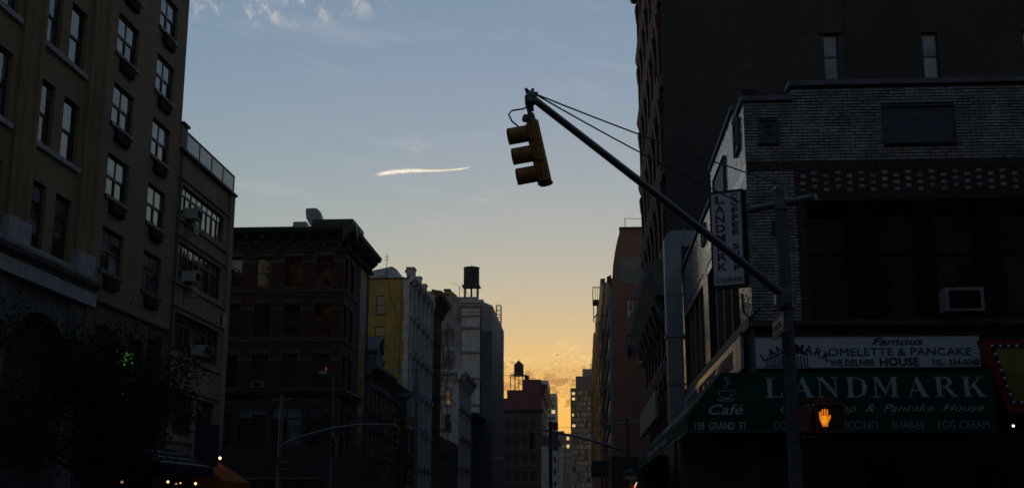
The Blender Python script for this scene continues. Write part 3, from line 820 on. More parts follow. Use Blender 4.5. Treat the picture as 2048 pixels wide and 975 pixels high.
part('mast', MB().tube((0, 0, 0), (0.05, 0, 2.9), 0.03, n=6), IRON, an)
part('crossbar', MB().tube((-.25, 0, 2.3), (.25, 0, 2.32), 0.018, n=5).tube((-.18, 0, 2.6), (.2, 0, 2.62), 0.018, n=5).tube((-.2, 0, 1.2), (.2, 0, 1.22), 0.018, n=5).tube((-.2, 0, 0.4), (.2, 0, 0.42), 0.018, n=5), IRON, an)
dish('satellite dish on the roof corner of the white stone building', (-15.9, 104.0, 21.7), 40, 0.3)

# ------------------------------------------------------------------ dark red house with tall fire escape
t = thing('tenement', 'dark red tenement with projecting cornice and tall fire escape', 'building', (-15.5, 118.7, 0), 90)
rows = [(z, 2.0) for z in (19.8, 16.4, 13.0, 9.6, 6.2)]
grid_building(t, F0, 0, 8.6, 22.4, REDB, [(0.8 + i * 1.95, 1.1) for i in range(4)], rows, rnd(G_DARK, G_DARK, G_BLIND, G_AMBER), sillm=BROWNST, lint=BROWNST)
bld_core(t, 0, 8.6, 0.31, 14, 22.4, YELLOW)
REDC = mat('oxide red cornice', (0.12, 0.025, 0.018), 0.6)
part('cornice', MB().prof([(0, 22.0), (-0.3, 22.1), (-0.45, 22.5), (-1.0, 22.9), (-1.1, 23.3), (0, 23.5)], -0.1, 8.7), REDC, t)
for k in range(7): part('bracket', MB().prof([(-0.02, 21.4), (-0.3, 21.6), (-0.4, 22.0), (-0.8, 22.6), (-0.02, 22.6)], 0.2 + k * 1.3, 0.5 + k * 1.3), REDC, t)
for i, (z, h) in enumerate(rows):
    landing(t, F0, 2.0, 8.2, z - .2, 1.35, bars=0.4)
    if i: stair(t, F0, 7.2 if i % 2 else 3.0, z - .2, 3.2 if i % 2 else 7.0, z + 3.2, d0=-.55, w=.6)

# low dark block, then the small white stone house
t = thing('row_house', 'low dark shopfront between the tenement and the small white house', 'building', (-15.5, 127.3, 0), 90)
grid_building(t, F0, 0, 18.5, 9, DREDB, [(1 + i * 2.9, 1.4) for i in range(6)], [(5.6, 2.0), (1.2, 2.6)], None)
bld_core(t, 0, 18.5, 0.31, 12, 9, ROOF)
t = thing('stone_house', 'small white stone house with bracketed cornice below the grey wall', 'building', (-15.5, 146, 0), 0)
wl = [(-1.72, -1.0, z, z + 1.9) for z in (14.0, 10.9, 7.6, 4.3)]
wall(t, F0, -9, 0, 0, 17.4, wl, WHITEST, 0.3)
LITW = emit('lit window', (1.0, 0.55, 0.16), 0.12)
for k, h in enumerate(wl):
    window(t, F0, h[0], h[2], .72, 1.9, 'double', (lambda i, r, k=k: LITW if k == 0 and r < .4 or (k == 0 and r > .4) else (G_BLIND if k == 1 else G_DARK)), sill=.15, sillm=WHITEST)
    part('hood_mould', MB().poly([(h[0] - .15, -.2, h[3]), (h[1] + .15, -.2, h[3]), (h[1] + .1, -.2, h[3] + .3), (h[0] + .36, -.2, h[3] + .48), (h[0] - .1, -.2, h[3] + .3)], (0, .199, 0)), WHITEST, t)
rows = [(14.2, 2.2), (10.6, 2.4), (6.9, 2.5), (3.2, 2.6)]
grid_building(t, SD, 0.31, 16.4, 17.4, WHITEST, [(1.0 + i * 2.55, 1.25) for i in range(6)], rows, rnd(G_DARK, G_DARK, G_BLIND), sill=.15, sillm=WHITEST, lint=WHITEST, depth=.2)
for z, h in rows: part('string_course', MB().prof([(0, z - .7), (-.18, z - .65), (-.25, z - .45), (0, z - .4)], 0.0, 16.4), WHITEST, t, SD)
bld_core(t, -9, -0.31, 0.31, 16.4, 17.3, ROOF)
cp = [(0, 17.0), (-0.2, 17.1), (-0.3, 17.5), (-0.8, 17.8), (-0.9, 18.15), (0, 18.3)]
part('cornice', MB().prof(cp, -9, 0.9), WHITEST, t); part('cornice', MB().prof([(y, z + .004) for y, z in cp], -0.9, 16.5), WHITEST, t, SD)
for k in range(13): part('bracket', MB().prof([(-.02, 16.6), (-.25, 16.8), (-.6, 17.5), (-.02, 17.5)], .3 + k * 1.26, .6 + k * 1.26), WHITEST, t, SD)
for k in range(5): part('bracket', MB().prof([(-.02, 16.6), (-.25, 16.8), (-.6, 17.5), (-.02, 17.5)], -.7 - k * 1.1, -.4 - k * 1.1), WHITEST, t)
t = thing('row_house', 'dark low building in front of the shrouded scaffold', 'building', (-15.5, 162.7, 0), 90)
grid_building(t, F0, 0, 13, 14, DREDB, [(1 + i * 2, 1.1) for i in range(6)], [(10.5, 1.9), (7, 1.9), (3.4, 1.9)], None)
bld_core(t, 0, 13, 0.31, 12, 14, ROOF)
part('cornice', MB().prof([(0, 13.6), (-.9, 14.0), (-.9, 14.3), (0, 14.4)], 0, 13), CORN, t)

# ------------------------------------------------------------------ tall grey building wrapped in netting
t = thing('shrouded_building', 'tall grey stone building with its street front shrouded in scaffold netting', 'building', (-15.5, 176, 0), 0)
bld_core(t, -16, -0.0, 0, 26, 32.2, GREYST)
PATCH = mat('darker cement patch', (0.17, 0.165, 0.15), 0.9, var=0.25, vscale=0.7, streak=.4)
for a, b, z0, z1 in ((-5.6, -4.2, 29.5, 31.6), (-5.4, -3.9, 25.4, 28.0), (-5.3, -3.8, 22.6, 24.6), (-3.6, -2.9, 29.0, 31.0)):
    part('render_patch', MB().box(a, b, -0.03, -0.001, z0, z1), PATCH, t)
part('parapet', MB().box(-6.2, -3.6, -0.04, 0.5, 32.201, 33.1).box(-3.59, -0.5, -0.04, 0.5, 32.2, 32.9), GREYST, t)
part('corner_pilaster', MB().box(-2.75, 0.02, -0.35, -0.001, 0, 31.2), WHITEST, t)
for z in (28.1, 24.4, 20.5, 16.5, 12.4, 8.2):
    part('string_course', MB().prof([(-.35, z - .2), (-.6, z - .15), (-.65, z + .05), (-.6, z + .15), (-.35, z + .2)], -2.9, 0.15), GREYST, t)
part('pilaster_cornice', MB().prof([(-.35, 31.2), (-.6, 31.3), (-1.1, 31.9), (-1.1, 32.3), (.3, 32.4)], -3.0, 0.5), WHITEST, t)
part('capital', MB().prof([(-.35, 29.8), (-.7, 29.9), (-.75, 30.3), (-.35, 30.4)], -2.85, .1).box(-2.8, .05, -.5, -.351, 30.5, 31.0), WHITEST, t)
for k in range(7): part('dentil', MB().box(-2.8 + k * .42, -2.58 + k * .42, -.8, -.4, 31.35, 31.6), WHITEST, t)
NET = mat('grey scaffold netting', (0.29, 0.275, 0.25), 0.75, var=0.25, vscale=0.5, bump=0.5, bscale=0.9, stretch=(1, 1, .15), streak=.4)
NETB = mat('blue black scaffold netting', (0.055, 0.06, 0.075), 0.75, var=0.25, vscale=0.5, bump=0.5, bscale=.9, stretch=(1, 1, .15))


def drape(x0, y0, x1, y1, z0, z1, amp, m, nu=26, nz=14, lean=0.0):
    mb = MB(); L = math.hypot(x1 - x0, y1 - y0); nx, ny = (y1 - y0) / L, -(x1 - x0) / L
    for j in range(nz + 1):
        for i in range(nu + 1):
            f = i / nu; q = amp * (math.sin(f * L * 1.9 + j * .35) * .6 + math.sin(f * L * 4.7 + j) * .25 + random.uniform(-.2, .2))
            mb.v.append((x0 + (x1 - x0) * f + nx * (q + lean * j / nz), y0 + (y1 - y0) * f + ny * (q + lean * j / nz), z0 + (z1 - z0) * j / nz))
    for j in range(nz):
        for i in range(nu):
            k = j * (nu + 1) + i; mb.f.append((k, k + 1, k + nu + 2, k + nu + 1))
    return part('netting', mb, m, t, smooth=True)


drape(.25, -.6, 1.0, -.6, 0, 27.6, .05, NETB, 6, 14)
drape(1.0, -.62, 1.88, -.6, 0, 27.6, .06, NETB, 8, 14)
drape(.25, -.62, 1.92, -.6, 27.55, 31.4, .08, NET, 10, 6)
drape(1.9, -.6, 1.85, 26, 0, 31.3, .12, NET, 46, 16)
part('netting', MB().poly([(.25, -.6, 31.4), (1.9, -.6, 31.35), (1.85, 26, 31.3), (.2, 26, 32.6), (.1, 2, 32.6)]), NET, t)
for k in range(8): part('scaffold_tube', MB().tube((.25, -.7, 28.0 + k * .5), (1.95, -.7, 28.0 + k * .5), .035, n=5), GALV, t)
for z in (28, 20, 12): part('scaffold_tube', MB().tube((.25, -.72, z), (.25, -.72, z + 3.5), .04, n=5), GALV, t)
hm = MB()
for x in (1.05, 1.85):
    for y in (18, 19.5): hm.box(x - .05, x + .05, y - .05, y + .05, 31.35, 34.7)
for z in (32.0, 32.6, 33.2, 33.9, 34.7):
    hm.box(1.0, 1.9, 17.95, 18.05, z - .05, z + .05); hm.box(1.0, 1.9, 19.45, 19.55, z - .05, z + .05)
part('hoist_frame', hm, IRON, t)


def tank_on_legs(label, loc, r, h, legh, cone, m, ns=24):
    a = thing('water_tank', label, 'water tank', loc, 0, 'rooftop water tanks')
    for i in range(ns):                                   # wooden staves
        w0, w1 = 2 * math.pi * i / ns, 2 * math.pi * (i + 1) / ns - .012
        q = [(r * math.cos(w), r * math.sin(w), legh) for w in (w0, w1)] + [(.97 * r * math.cos(w), .97 * r * math.sin(w), legh + h) for w in (w1, w0)]
        i2 = [(x * .93, y * .93, z) for x, y, z in q]
        k = MB(); k.v = q + i2; k.f = [(0, 1, 2, 3), (7, 6, 5, 4), (0, 4, 5, 1), (1, 5, 6, 2), (2, 6, 7, 3), (3, 7, 4, 0)]
        part('stave', k, m, a)
    part('core', MB().lathe((0, 0, legh + .02), [(r * .94, 0), (r * .91, h - .04)], ns), m, a)
    hp = MB()
    for i in range(5): hp.lathe((0, 0, legh + h * (.06 + .2 * i)), [(r * 1.012, 0), (r * 1.012, .06)], ns)
    part('hoops', hp, IRON, a)
    part('roof', MB().lathe((0, 0, legh + h), [(r * 1.05, 0), (r * 1.05, .06), (r * .5, cone * .55), (.06, cone), (.05, cone + .25)], ns), m, a)
    part('platform', MB().box(-r * 1.12, r * 1.12, -r * 1.12, r * 1.12, legh - .2, legh - .02), IRON, a)
    q = r * .8
    for x, y in ((-q, -q), (q, -q), (q, q), (-q, q)): part('leg', MB().box(x - .09, x + .09, y - .09, y + .09, 0, legh - .2), IRON, a)
    br = MB()
    for x0, y0, x1, y1 in ((-q, -q, q, -q), (q, -q, q, q), (q, q, -q, q), (-q, q, -q, -q)):
        br.tube((x0, y0, .1), (x1, y1, legh - .3), .035, n=4).tube((x1, y1, .1), (x0, y0, legh - .3), .035, n=4).tube((x0, y0, legh * .5), (x1, y1, legh * .5), .04, n=4)
    part('brace', br, IRON, a)
    part('riser_pipe', MB().tube((0, 0, 0), (0, 0, legh), .16, n=8), IRON, a)
    return a


WOOD = mat('weathered tank wood', (0.035, 0.028, 0.025), 0.85, var=.4, vscale=6, stretch=(1, 1, .1))
tank_on_legs('round wooden water tank with a flat lid on the tall grey building', (-17.86, 186, 32.2), 1.28, 2.95, 4.25, .25, WOOD)
h_ = thing('roof_hut', 'small roof hut with flat lid at the edge of the grey wall', 'hut', (-20.4, 177.5, 32.7))
part('wall', MB().poly([(-1.1, 0, 0), (1.1, 0, 0), (1.1, 0, .75), (.2, 0, 1.5), (-.7, 0, 1.5), (-1.1, 0, 1.0)], (0, 2.4, 0)), YELLOW, h_)
part('dark_side', MB().box(-1.05, -.05, -.05, -.002, .02, 1.0), CORN, h_)
part('lid', MB().box(-.95, .1, -.1, 2.5, 1.501, 1.75), CORN, h_)
an = thing('roof_antenna', 'bent wire antenna beside the small roof hut', 'antenna', (-18.9, 177.5, 32.9))
part('mast', MB().tube((0, 0, 0), (0, 0, 1.9), .05, n=5), IRON, an)
part('loop', MB().path([(0, 0, 1.8), (-.5, 0, 2.4), (-1.1, 0, 2.3)], .025, 5).path([(0, 0, 1.7), (.5, 0, 1.5), (.6, 0, .8)], .025, 5), IRON, an)

DULL = glassmat('dull far window glass', (0.01, 0.01, 0.01), spec=.15, rough=.2)
# ------------------------------------------------------------------ arcaded dark building with purple attic
t = thing('arcaded_building', 'dark building with rows of arched windows and a plum coloured attic', 'building', (-15.5, 430, 0), 0)
PLUM = mat('plum painted wall', (0.13, 0.026, 0.045), 0.8, var=.2, vscale=.3)
DBR = mat('dark brown stone', (0.045, 0.04, 0.025), 0.85, var=.3, vscale=.5)
bld_core(t, -26, 0, .61, 60, 36.4, DBR)
hz = [(29.0 - k * 6.0) for k in range(5)]
hl = [(-13.0 + i * 3.0, -10.9 + i * 3.0, z, z + 4.4) for i in range(4) for z in hz]
wall(t, F0, -26, 0, 0, 36.4, hl, DBR, .6)
for a, b, z0, z1 in hl:
    window(t, F0, a, z0, b - a, 3.6, 'double', DULL, depth=.5)
    arr = MB(); c = (a + b) / 2; rr = (b - a) / 2
    for i in range(10):
        a0, a1 = math.pi * i / 10, math.pi * (i + 1) / 10
        arr.poly([(c + rr * math.cos(a0), -.2, z0 + 3.35 + rr * math.sin(a0)), (c + rr * math.cos(a1), -.2, z0 + 3.35 + rr * math.sin(a1)), (c + (rr + .4) * math.cos(a1), -.2, z0 + 3.35 + (rr + .4) * math.sin(a1)), (c + (rr + .4) * math.cos(a0), -.2, z0 + 3.35 + (rr + .4) * math.sin(a0))], (0, .19, 0))
    part('arch', arr, BROWNST, t)
for z in hz: part('string_course', MB().prof([(0, z - 1.2), (-.5, z - 1.1), (-.6, z - .7), (0, z - .6)], -26, .4), BROWNST, t)
part('cornice', MB().prof([(0, 35.2), (-.6, 35.4), (-1.2, 36.3), (0, 36.5)], -26, 1.0), CORN, t)
part('attic', MB().box(-6.5, 0, .3, 60, 36.5, 47.4).box(-12.4, -6.5, .3, 60, 36.5, 43.6).box(-26, -12.4, .3, 60, 36.5, 40.6), PLUM, t)
part('attic_cornice', MB().prof([(0, 42.0), (-.8, 42.6), (-2.2, 45.0), (-2.2, 45.8), (0, 46.2)], 4, 70), CORN, t, SD)
grid_building(t, SD, 0.62, 70, 47, DBR, [(3 + i * 3.4, 1.8) for i in range(19)], [(z, 3.4) for z in (37.5, 32, 26.5, 21, 15)], None, sill=.3, sillm=BROWNST, th=.5)
tank_on_legs('wooden water tank with a conical roof on the plum attic', (-23.9, 436, 43.6), 1.8, 3.8, 5.9, 1.9, WOOD, 20)
part('chimney', MB().box(-6.0, -4.4, 1.0, 2.6, 47.4, 49.0), CORN, t)
for x in (-11.3, -5.6): part('frame_post', MB().box(x - .15, x + .15, 3, 3.3, 43.6 if x < -6.5 else 47.4, 49.1), IRON, t)
part('frame_beam', MB().box(-11.5, -5.4, 2.98, 3.32, 49.1, 49.5), IRON, t)

# ------------------------------------------------------------------ far towers
CLAD = mat('pale grey cladding', (0.45, 0.47, 0.47), 0.6, var=.08)
t = thing('glass_tower', 'slim pale grey tower with one lit window beyond the plum attic', 'building', (-30, 680, 0), 0)
bld_core(t, 0, 14.5, .5, 30, 66, CLAD)
part('upper_block', MB().box(0, 9.6, 5, 30, 66.01, 74), CLAD, t)
part('roof_vent', MB().box(10.2, 10.8, 3, 4, 66.01, 70.5), CLAD, t)
LITY = emit('bright lit window', (1.0, 0.72, 0.28), 0.8)
for k in range(16):
    z = 61.5 - k * 3.5
    if z < 4: break
    for i in range(3):
        m_ = LITY if (k == 2 and i == 2) else (G_TEAL if i != 2 or k % 3 else G_BLIND)
        o = part('window', MB().box(7.0 + i * 2.3, 9.0 + i * 2.3, .35, .499, z, z + 1.9), m_, t)
    part('spandrel', MB().box(6.8, 14.4, .3, .499, z - .5, z - .2), CLAD, t)

t = thing('office_block', 'tall brown office block with a grid of windows at the far end', 'building', (-7.7, 700, 0), 0)
OFF = mat('brown office cladding', (0.17, 0.13, 0.10), 0.7, var=.15)
bld_core(t, 0, 24, .6, 30, 71, OFF)
part('penthouse', MB().box(3.2, 24, 4, 26, 71.01, 78.4), mat('mauve penthouse wall', (0.16, 0.12, 0.115), 0.7), t)
part('plant_room', MB().box(7.3, 14, 8, 18, 78.41, 83.2), mat('grey plant room', (0.25, 0.25, 0.25), 0.7), t)
OFG = glassmat('yellowed office glass', (0.30, 0.29, 0.19), .5, spec=.8)
lit = {(0, 0), (0, 1), (1, 0), (1, 1), (4, 0), (6, 0), (6, 1)}
for k in range(20):
    z = 67.0 - k * 3.15
    for i in range(10):
        u = .8 + i * 1.02 + .12 * (i % 2 == 0) + (i // 2) * .28
        if u > 12.6: break
        m_ = LITY if (k, i) in lit else (OFG if random.random() < .85 else G_DARK)
        part('window', MB().box(u, u + .92, .44, .599, z, z + (1.55 if m_ is LITY else 2.1)), m_, t)
    part('window_band', MB().box(13.4, 23.5, .44, .599, z, z + 2.1), G_TEAL, t)
for i in range(7): part('mullion', MB().box(.3 + i * 2.4, .62 + i * 2.4, .3, .598, 2, 70.9), OFF, t)

t = thing('office_block', 'low far office block with lit panes below the sky gap', 'building', (-16, 600, 0), 0)
bld_core(t, 0, 9.4, .4, 30, 38.2, OFF)
part('stair_head', MB().box(0, 6.0, 3, 20, 38.21, 39.6), OFF, t)
for k in range(5):
    for i in range(4):
        m_ = LITY if (k, i) in ((0, 3), (1, 3), (2, 1)) and True else OFG
        part('window', MB().box(.5 + i * 2.25, 1.8 + i * 2.25, .25, .399, 34.9 - k * 3.9, 36.6 - k * 3.9), m_, t)
t = thing('gabled_house', 'pale far house with a row of small windows beside the sign pole', 'building', (-14.4, 400, 0), 0)
wall(t, F0, 0, 6.6, 0, 22, [(4.2, 5.0, z, z + 1.6) for z in (16.5, 12.5, 8.5)], GREYST, .4)
bld_core(t, 0, 6.6, .41, 20, 22, GREYST)
for z in (16.5, 12.5, 8.5): window(t, F0, 4.2, z, .8, 1.6, 'double', G_DARK, depth=.2)
part('roof', MB().poly([(-.2, -.3, 22), (6.8, -.3, 22), (5.6, -.3, 24.4), (.4, -.3, 25.5)], (0, 21, 0)), CORN, t)

# ================================================================== right hand side, far to near
RB = brick('weathered orange brick', (0.36, 0.155, 0.088), (0.27, 0.12, 0.07), (0.18, 0.12, 0.085), bump=.8)
t = thing('gabled_building', 'blank orange brick end wall with curved gable and two windows', 'building', (3.42, 133.5, 0), 0)
prof_ = [(0, 0), (0, 25.9), (.2, 28.8), (.45, 30.4), (.75, 31.8), (1.0, 32.6), (1.02, 33.1), (9, 33.1), (9, 0)]
hw = [(1.62, 2.66, 22.6, 24.85), (1.62, 2.7, 18.2, 20.8)]
zs = [0, 18.2, 20.8, 22.6, 24.85]
wall(t, F0, 0, 9, 0, 25.9, hw, RB, .4)
part('gable', MB().poly([(x, 0, z) for x, z in [(0, 25.901)] + prof_[2:8] + [(9, 25.901)]], (0, .4, 0)), RB, t)
part('coping', MB().box(1.0, 9, -.1, .5, 33.101, 33.35), CORN, t)
part('cement_patch', MB().poly([(.85, -.02, 26.8), (4.0, -.02, 26.6), (4.0, -.02, 29.9), (1.0, -.02, 29.7), (.7, -.02, 28.5)], (0, .018, 0)), PATCH, t)
for h in hw:
    window(t, F0, h[0], h[2], h[1] - h[0], h[3] - h[2], 'quad', G_BLIND, depth=.12, sill=.06, sillm=RB, t=.08)
    part('lintel', MB().box(h[0] - .25, h[1] + .25, -.03, -.001, h[3] + .001, h[3] + .3), RB, t)
part('roof_rail', MB().tube((1.7, .2, 33.35), (1.7, .2, 34.5), .04, n=5).tube((1.7, .2, 34.45), (5, .2, 34.3), .03, n=5).tube((4.0, .2, 33.35), (4.0, .2, 34.4), .04, n=5), IRON, t)
part('chimney', MB().box(3.75, 5, 1, 2, 33.36, 34.5), RB, t)
BLUEW = mat('blue grey painted pilaster', (0.11, 0.15, 0.20), .6)
part('corner_strip', MB().box(-.35, -.001, -.05, .5, 0, 25.9), BLUEW, t)
SR = Face(0, 36, -90)
rows = [(z, 2.2) for z in (24.0, 20.0, 16.0, 12.0, 8.0)]
grid_building(t, SR, 0, 35.5, 27.4, mat('blue grey cast iron front', (0.10, 0.125, 0.15), .5, var=.2, vscale=1), [(1.2 + i * 3.4, 1.9) for i in range(10)], rows, rnd(G_DARK, G_BLIND, G_TEAL), sill=.25, depth=.25)
bld_core(t, .31, 9, .41, 36, 27.4, ROOF)
bld_core(t, 1.3, 9, .41, 36, 32.9, ROOF, 27.41)
part('cornice', MB().prof([(0, 26.4), (-.2, 26.6), (-.5, 27.3), (-.5, 27.7), (0, 27.9)], 0, 35), CORN, t, SR)
for z, h in rows: part('string_course', MB().prof([(0, z - 1.1), (-.3, z - 1.0), (-.4, z - .6), (0, z - .5)], 0, 35.5), BLUEW, t, SR)
GLINT = mat('worn bright iron', (0.22, 0.17, 0.11), 0.25, 0.85)
for i, (z, h) in enumerate(rows):
    landing(t, SR, 13, 22, z - .3, 1.2, bars=.5); landing(t, SR, 26, 33, z - .3, 1.2, bars=.5)
    if i: stair(t, SR, 15 if i % 2 else 20, z - .3, 20 if i % 2 else 15, z + 3.9); stair(t, SR, 27.5 if i % 2 else 31.5, z - .3, 31.5 if i % 2 else 27.5, z + 3.9)


def street_front(label, y0, L, ztop, wm, n_, nrow, fe, x=3.42, crest=True):
    t = thing('cast_iron_building', label, 'building', (x, y0, 0), 0)
    S_ = Face(0, L, -90)
    fh = ztop / (nrow + .6)
    rows = [(ztop - fh * (k + 1) + .4, fh * .6) for k in range(nrow)]
    grid_building(t, S_, 0, L, ztop, wm, [(1 + i * (L - 1.2) / n_, (L - 1.2) / n_ * .62) for i in range(n_)], rows, rnd(G_DARK, G_DARK, G_TEAL), sill=.3, depth=.3)
    bld_core(t, .31, 9, 0, L, ztop, ROOF)
    for z, h in rows:
        part('string_course', MB().prof([(0, z - 1.0), (-.4, z - .9), (-.5, z - .5), (0, z - .4)], 0, L), wm, t, S_)
        for i in range(n_ + 1): part('column', MB().tube((.6 + i * (L - 1.2) / n_, -.18, z - .3), (.6 + i * (L - 1.2) / n_, -.18, z + h + .3), .2, n=6), wm, t, S_)
    part('cornice', MB().prof([(0, ztop - 1), (-.3, ztop - .7), (-.7, ztop + .1), (-.7, ztop + .5), (0, ztop + .6)], 0, L), wm, t, S_)
    for a, b in fe:
        for i, (z, h) in enumerate(rows):
            landing(t, S_, a, b, z - .3, 1.4, GLINT, bars=.7)
            if i: stair(t, S_, a + 1, z - .3, b - 1, z + fh - .3, m=GLINT)
    return t


CI1 = mat('grey brown cast iron', (0.10, 0.09, 0.08), .5, 0, var=.25, vscale=1)
CI2 = mat('dark brown cast iron', (0.06, 0.05, 0.045), .5, 0, var=.25, vscale=1)
street_front('cast iron front with roof top fire escape beyond the orange brick wall', 171, 34, 34.0, CI1, 9, 6, [(6, 14), (20, 28)])
fe_ = thing('roof_stair', 'iron fire stair rising above the roofline on the right', 'fire stair', (2.1, 204, 34.0), 0)
part('landing', MB().box(-.2, 2.2, -1, 5, 2.9, 3.0), IRON, fe_)
rm = MB()
for u in range(7): rm.box(-.2 + u * .4 - .04, -.2 + u * .4 + .04, -1.04, -.96, 3.0, 5.2)
rm.box(-.2, 2.2, -1.05, -.95, 5.1, 5.25).box(-.25, -.15, -1, 5, 5.1, 5.25)
for y in range(7): rm.box(-.24, -.16, -1 + y, -.92 + y, 3.0, 5.1)
part('railing', rm, IRON, fe_)
part('stair', MB().path([(0, 0, 0), (2.2, 0, 2.9)], .1, 4).path([(0, .8, 0), (2.2, .8, 2.9)], .1, 4).path([(2.0, -.5, 0), (0, -.5, 2.9)], .08, 4), IRON, fe_)
part('post', MB().box(-.2, -.05, -1, -.85, -1, 2.9).box(2.0, 2.2, -1, -.85, -1, 2.9), IRON, fe_)
street_front('brown cast iron front glinting along its edge by the bright sky', 206, 60, 36.0, CI2, 14, 6, [(4, 12), (18, 26), (34, 42), (48, 56)], 3.3)
street_front('farthest cast iron front on the right before the office block', 267, 90, 40.0, CI1, 18, 6, [(6, 16), (30, 40), (55, 65), (76, 86)], 3.2)

# ------------------------------------------------------------------ tall dark brick building behind the coffee shop
t = thing('tall_brick_building', 'tall dark brick building with blank side wall rising behind the coffee shop', 'building', (3.42, 45.4, 0), 0)
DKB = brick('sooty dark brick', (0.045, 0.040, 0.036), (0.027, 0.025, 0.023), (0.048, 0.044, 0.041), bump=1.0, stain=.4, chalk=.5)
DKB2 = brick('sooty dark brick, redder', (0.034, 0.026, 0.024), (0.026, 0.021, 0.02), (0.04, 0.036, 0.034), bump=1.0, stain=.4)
h1 = [(6.48, 7.08, 18.3, 20.25)]; h2 = [(10.42, 11.04, 18.25, 20.2)]
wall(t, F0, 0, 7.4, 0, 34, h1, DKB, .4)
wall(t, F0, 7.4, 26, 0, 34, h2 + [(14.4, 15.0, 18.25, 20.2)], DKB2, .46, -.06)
for h in h1 + h2 + [(14.4, 15.0, 18.25, 20.2)]:
    window(t, F0, h[0], h[2], h[1] - h[0], h[3] - h[2], 'double', G_BLIND, depth=.1, sill=.05)
    part('lintel', MB().box(h[0] - .15, h[1] + .15, -.09, -.062 if h[0] > 7.4 else -.001, h[3] + .001, h[3] + .22), DKB, t)
FL = Face(0, 17, -90)
RST = mat('dark red sandstone', (0.085, 0.032, 0.024), .8, var=.3, vscale=2, bump=.3, bscale=6)
rows = [(z, 2.1) for z in (26.5, 22.8, 19.1, 15.4, 11.9, 7.6)]
grid_building(t, FL, 0, 16.55, 34, RST, [(1.2 + i * 2.6, 1.3) for i in range(6)], rows, rnd(G_DARK, G_DARK, G_BLIND), sill=.08, sillm=RST, depth=.2, lint=RST)
bld_core(t, .31, 26, .41, 17, 33.8, ROOF)
for i in range(7): part('pilaster', MB().box(.35 + i * 2.6, .95 + i * 2.6, -.16, -.001, 6.2, 29.4), RST, t, FL)
for z, h in rows:
    part('string_course', MB().prof([(0, z - 1.0), (-.16, z - .95), (-.26, z - .6), (-.26, z - .45), (0, z - .4)], -.1, 17.05), RST, t, FL)
    for i in range(7): part('corbel', MB().prof([(-.16, z + 1.5), (-.2, z + 1.7), (-.25, z + 2.3), (-.16, z + 2.4)], .3 + i * 2.6, 1.0 + i * 2.6), RST, t, FL)
part('cornice', MB().prof([(0, 29.4), (-.4, 29.5), (-.75, 30.6), (-1.05, 31.2), (-1.05, 34.0), (0, 34.2)], -.2, 17.0), CORN, t, FL)
part('shop_cornice', MB().prof([(0, 9.4), (-.5, 9.6), (-.9, 10.5), (-.95, 10.85), (0, 11.0)], 0, 17.1), DSTONE, t, FL)
for i in range(7): part('bracket', MB().prof([(-.05, 8.4), (-.35, 8.7), (-.6, 9.6), (-.05, 9.6)], .4 + i * 2.6, .9 + i * 2.6), DSTONE, t, FL)
sb = thing('shop_sign_board', 'blank pinkish sign board on the ground floor of the tall brick building', 'sign board', (3.1, 49.3, 5.1), 0)
part('board', MB().box(-.12, 0, 0, 13.8, 0, 1.2), mat('faded pink grey board', (0.24, 0.20, 0.19), .55), sb)
part('frame', MB().box(-.15, .02, -.05, 13.85, 1.201, 1.27).box(-.15, .02, -.05, 13.85, -.07, -.001), BLACK, sb)
ms = thing('wire_bracket', 'thin iron bracket lamp on the red sandstone front', 'bracket', (3.3, 47.0, 7.1), 0)
part('arm', MB().path([(0, 0, 0), (-.5, 0, .2), (-.9, 0, .1), (-.7, 0, -.1), (-.2, 0, 0)], .02, 5), IRON, ms)
part('lamp_head', MB().lathe((-.92, 0, -.1), [(.04, .2), (.14, .1), (.15, .05)], 8), IRON, ms)

# ================================================================== the white brick coffee shop building
LX, LY = 3.42, 23.5
t = thing('coffee_shop_building', 'two storey white glazed brick corner building housing the coffee shop', 'building', (LX, LY, 0), 0)
LM = t
SL = Face(0, 20.5, -90)
MORT = mat('dark mortar', (0.03, 0.028, 0.026), .9, var=.3, vscale=5)
WBR = mat('white glazed brick', (0.34, 0.34, 0.325), .11, spec=.6, var=.3, vscale=2.4, streak=.5)
g = Nodes(WBR.node_tree); b_ = WBR.node_tree.nodes['Principled BSDF']        # each brick its own tone
geo = g.new('ShaderNodeNewGeometry'); x_, y_, z_ = g.xyz(geo.outputs['Position'])
wn = g.new('ShaderNodeTexWhiteNoise', noise_dimensions='2D')
g.put(wn.inputs['Vector'], g.vec(g.m('FLOOR', g.m('DIVIDE', g.m('ADD', x_, y_), .1065)), g.m('FLOOR', g.m('DIVIDE', g.m('SUBTRACT', z_, 5.104), .0675))))
old = b_.inputs['Base Color'].links[0].from_socket
g.put(b_.inputs['Base Color'], g.mix(1.0, old, g.mix(wn.outputs[0], (.68, .68, .68), (1.2, 1.17, 1.1)), 'MULTIPLY'))
RBR = mat('dark red trim brick', (0.055, 0.016, 0.013), .55, var=.35, vscale=9)
DBRK = mat('near black brick', (0.022, 0.02, 0.02), .6, var=.3, vscale=9)
CH = .0675; BL = .213; JT = .014
front_hole = (1.0, 8.0, 5.1, 7.55)
wall(t, F0, 0, 9.0, 4.7, 9.72, [front_hole], MORT, .3)
part('wall', MB().box(.98, 9.0, 0, .3, 9.72, 10.03), MORT, t)
wall(t, F0, 0, 9.0, 0, 4.7, [(.6, 8.6, .2, 3.0)], mat('dark shop wall', (0.02, 0.02, 0.02), .7), .3)
window(t, F0, .6, .2, 8.0, 2.8, 'pair', G_DARK, depth=.25, name='shop_window')
bld_core(t, .31, 9, .31, 20.5, 9.3, ROOF)
HA = [(12.49, 18.64, 5.25, 7.6), (5.07, 11.21, 5.25, 7.6), (.8, 4.0, 5.25, 7.6)]
wall(t, SL, 0, 20.19, 0, 9.3, HA, MORT, .3)
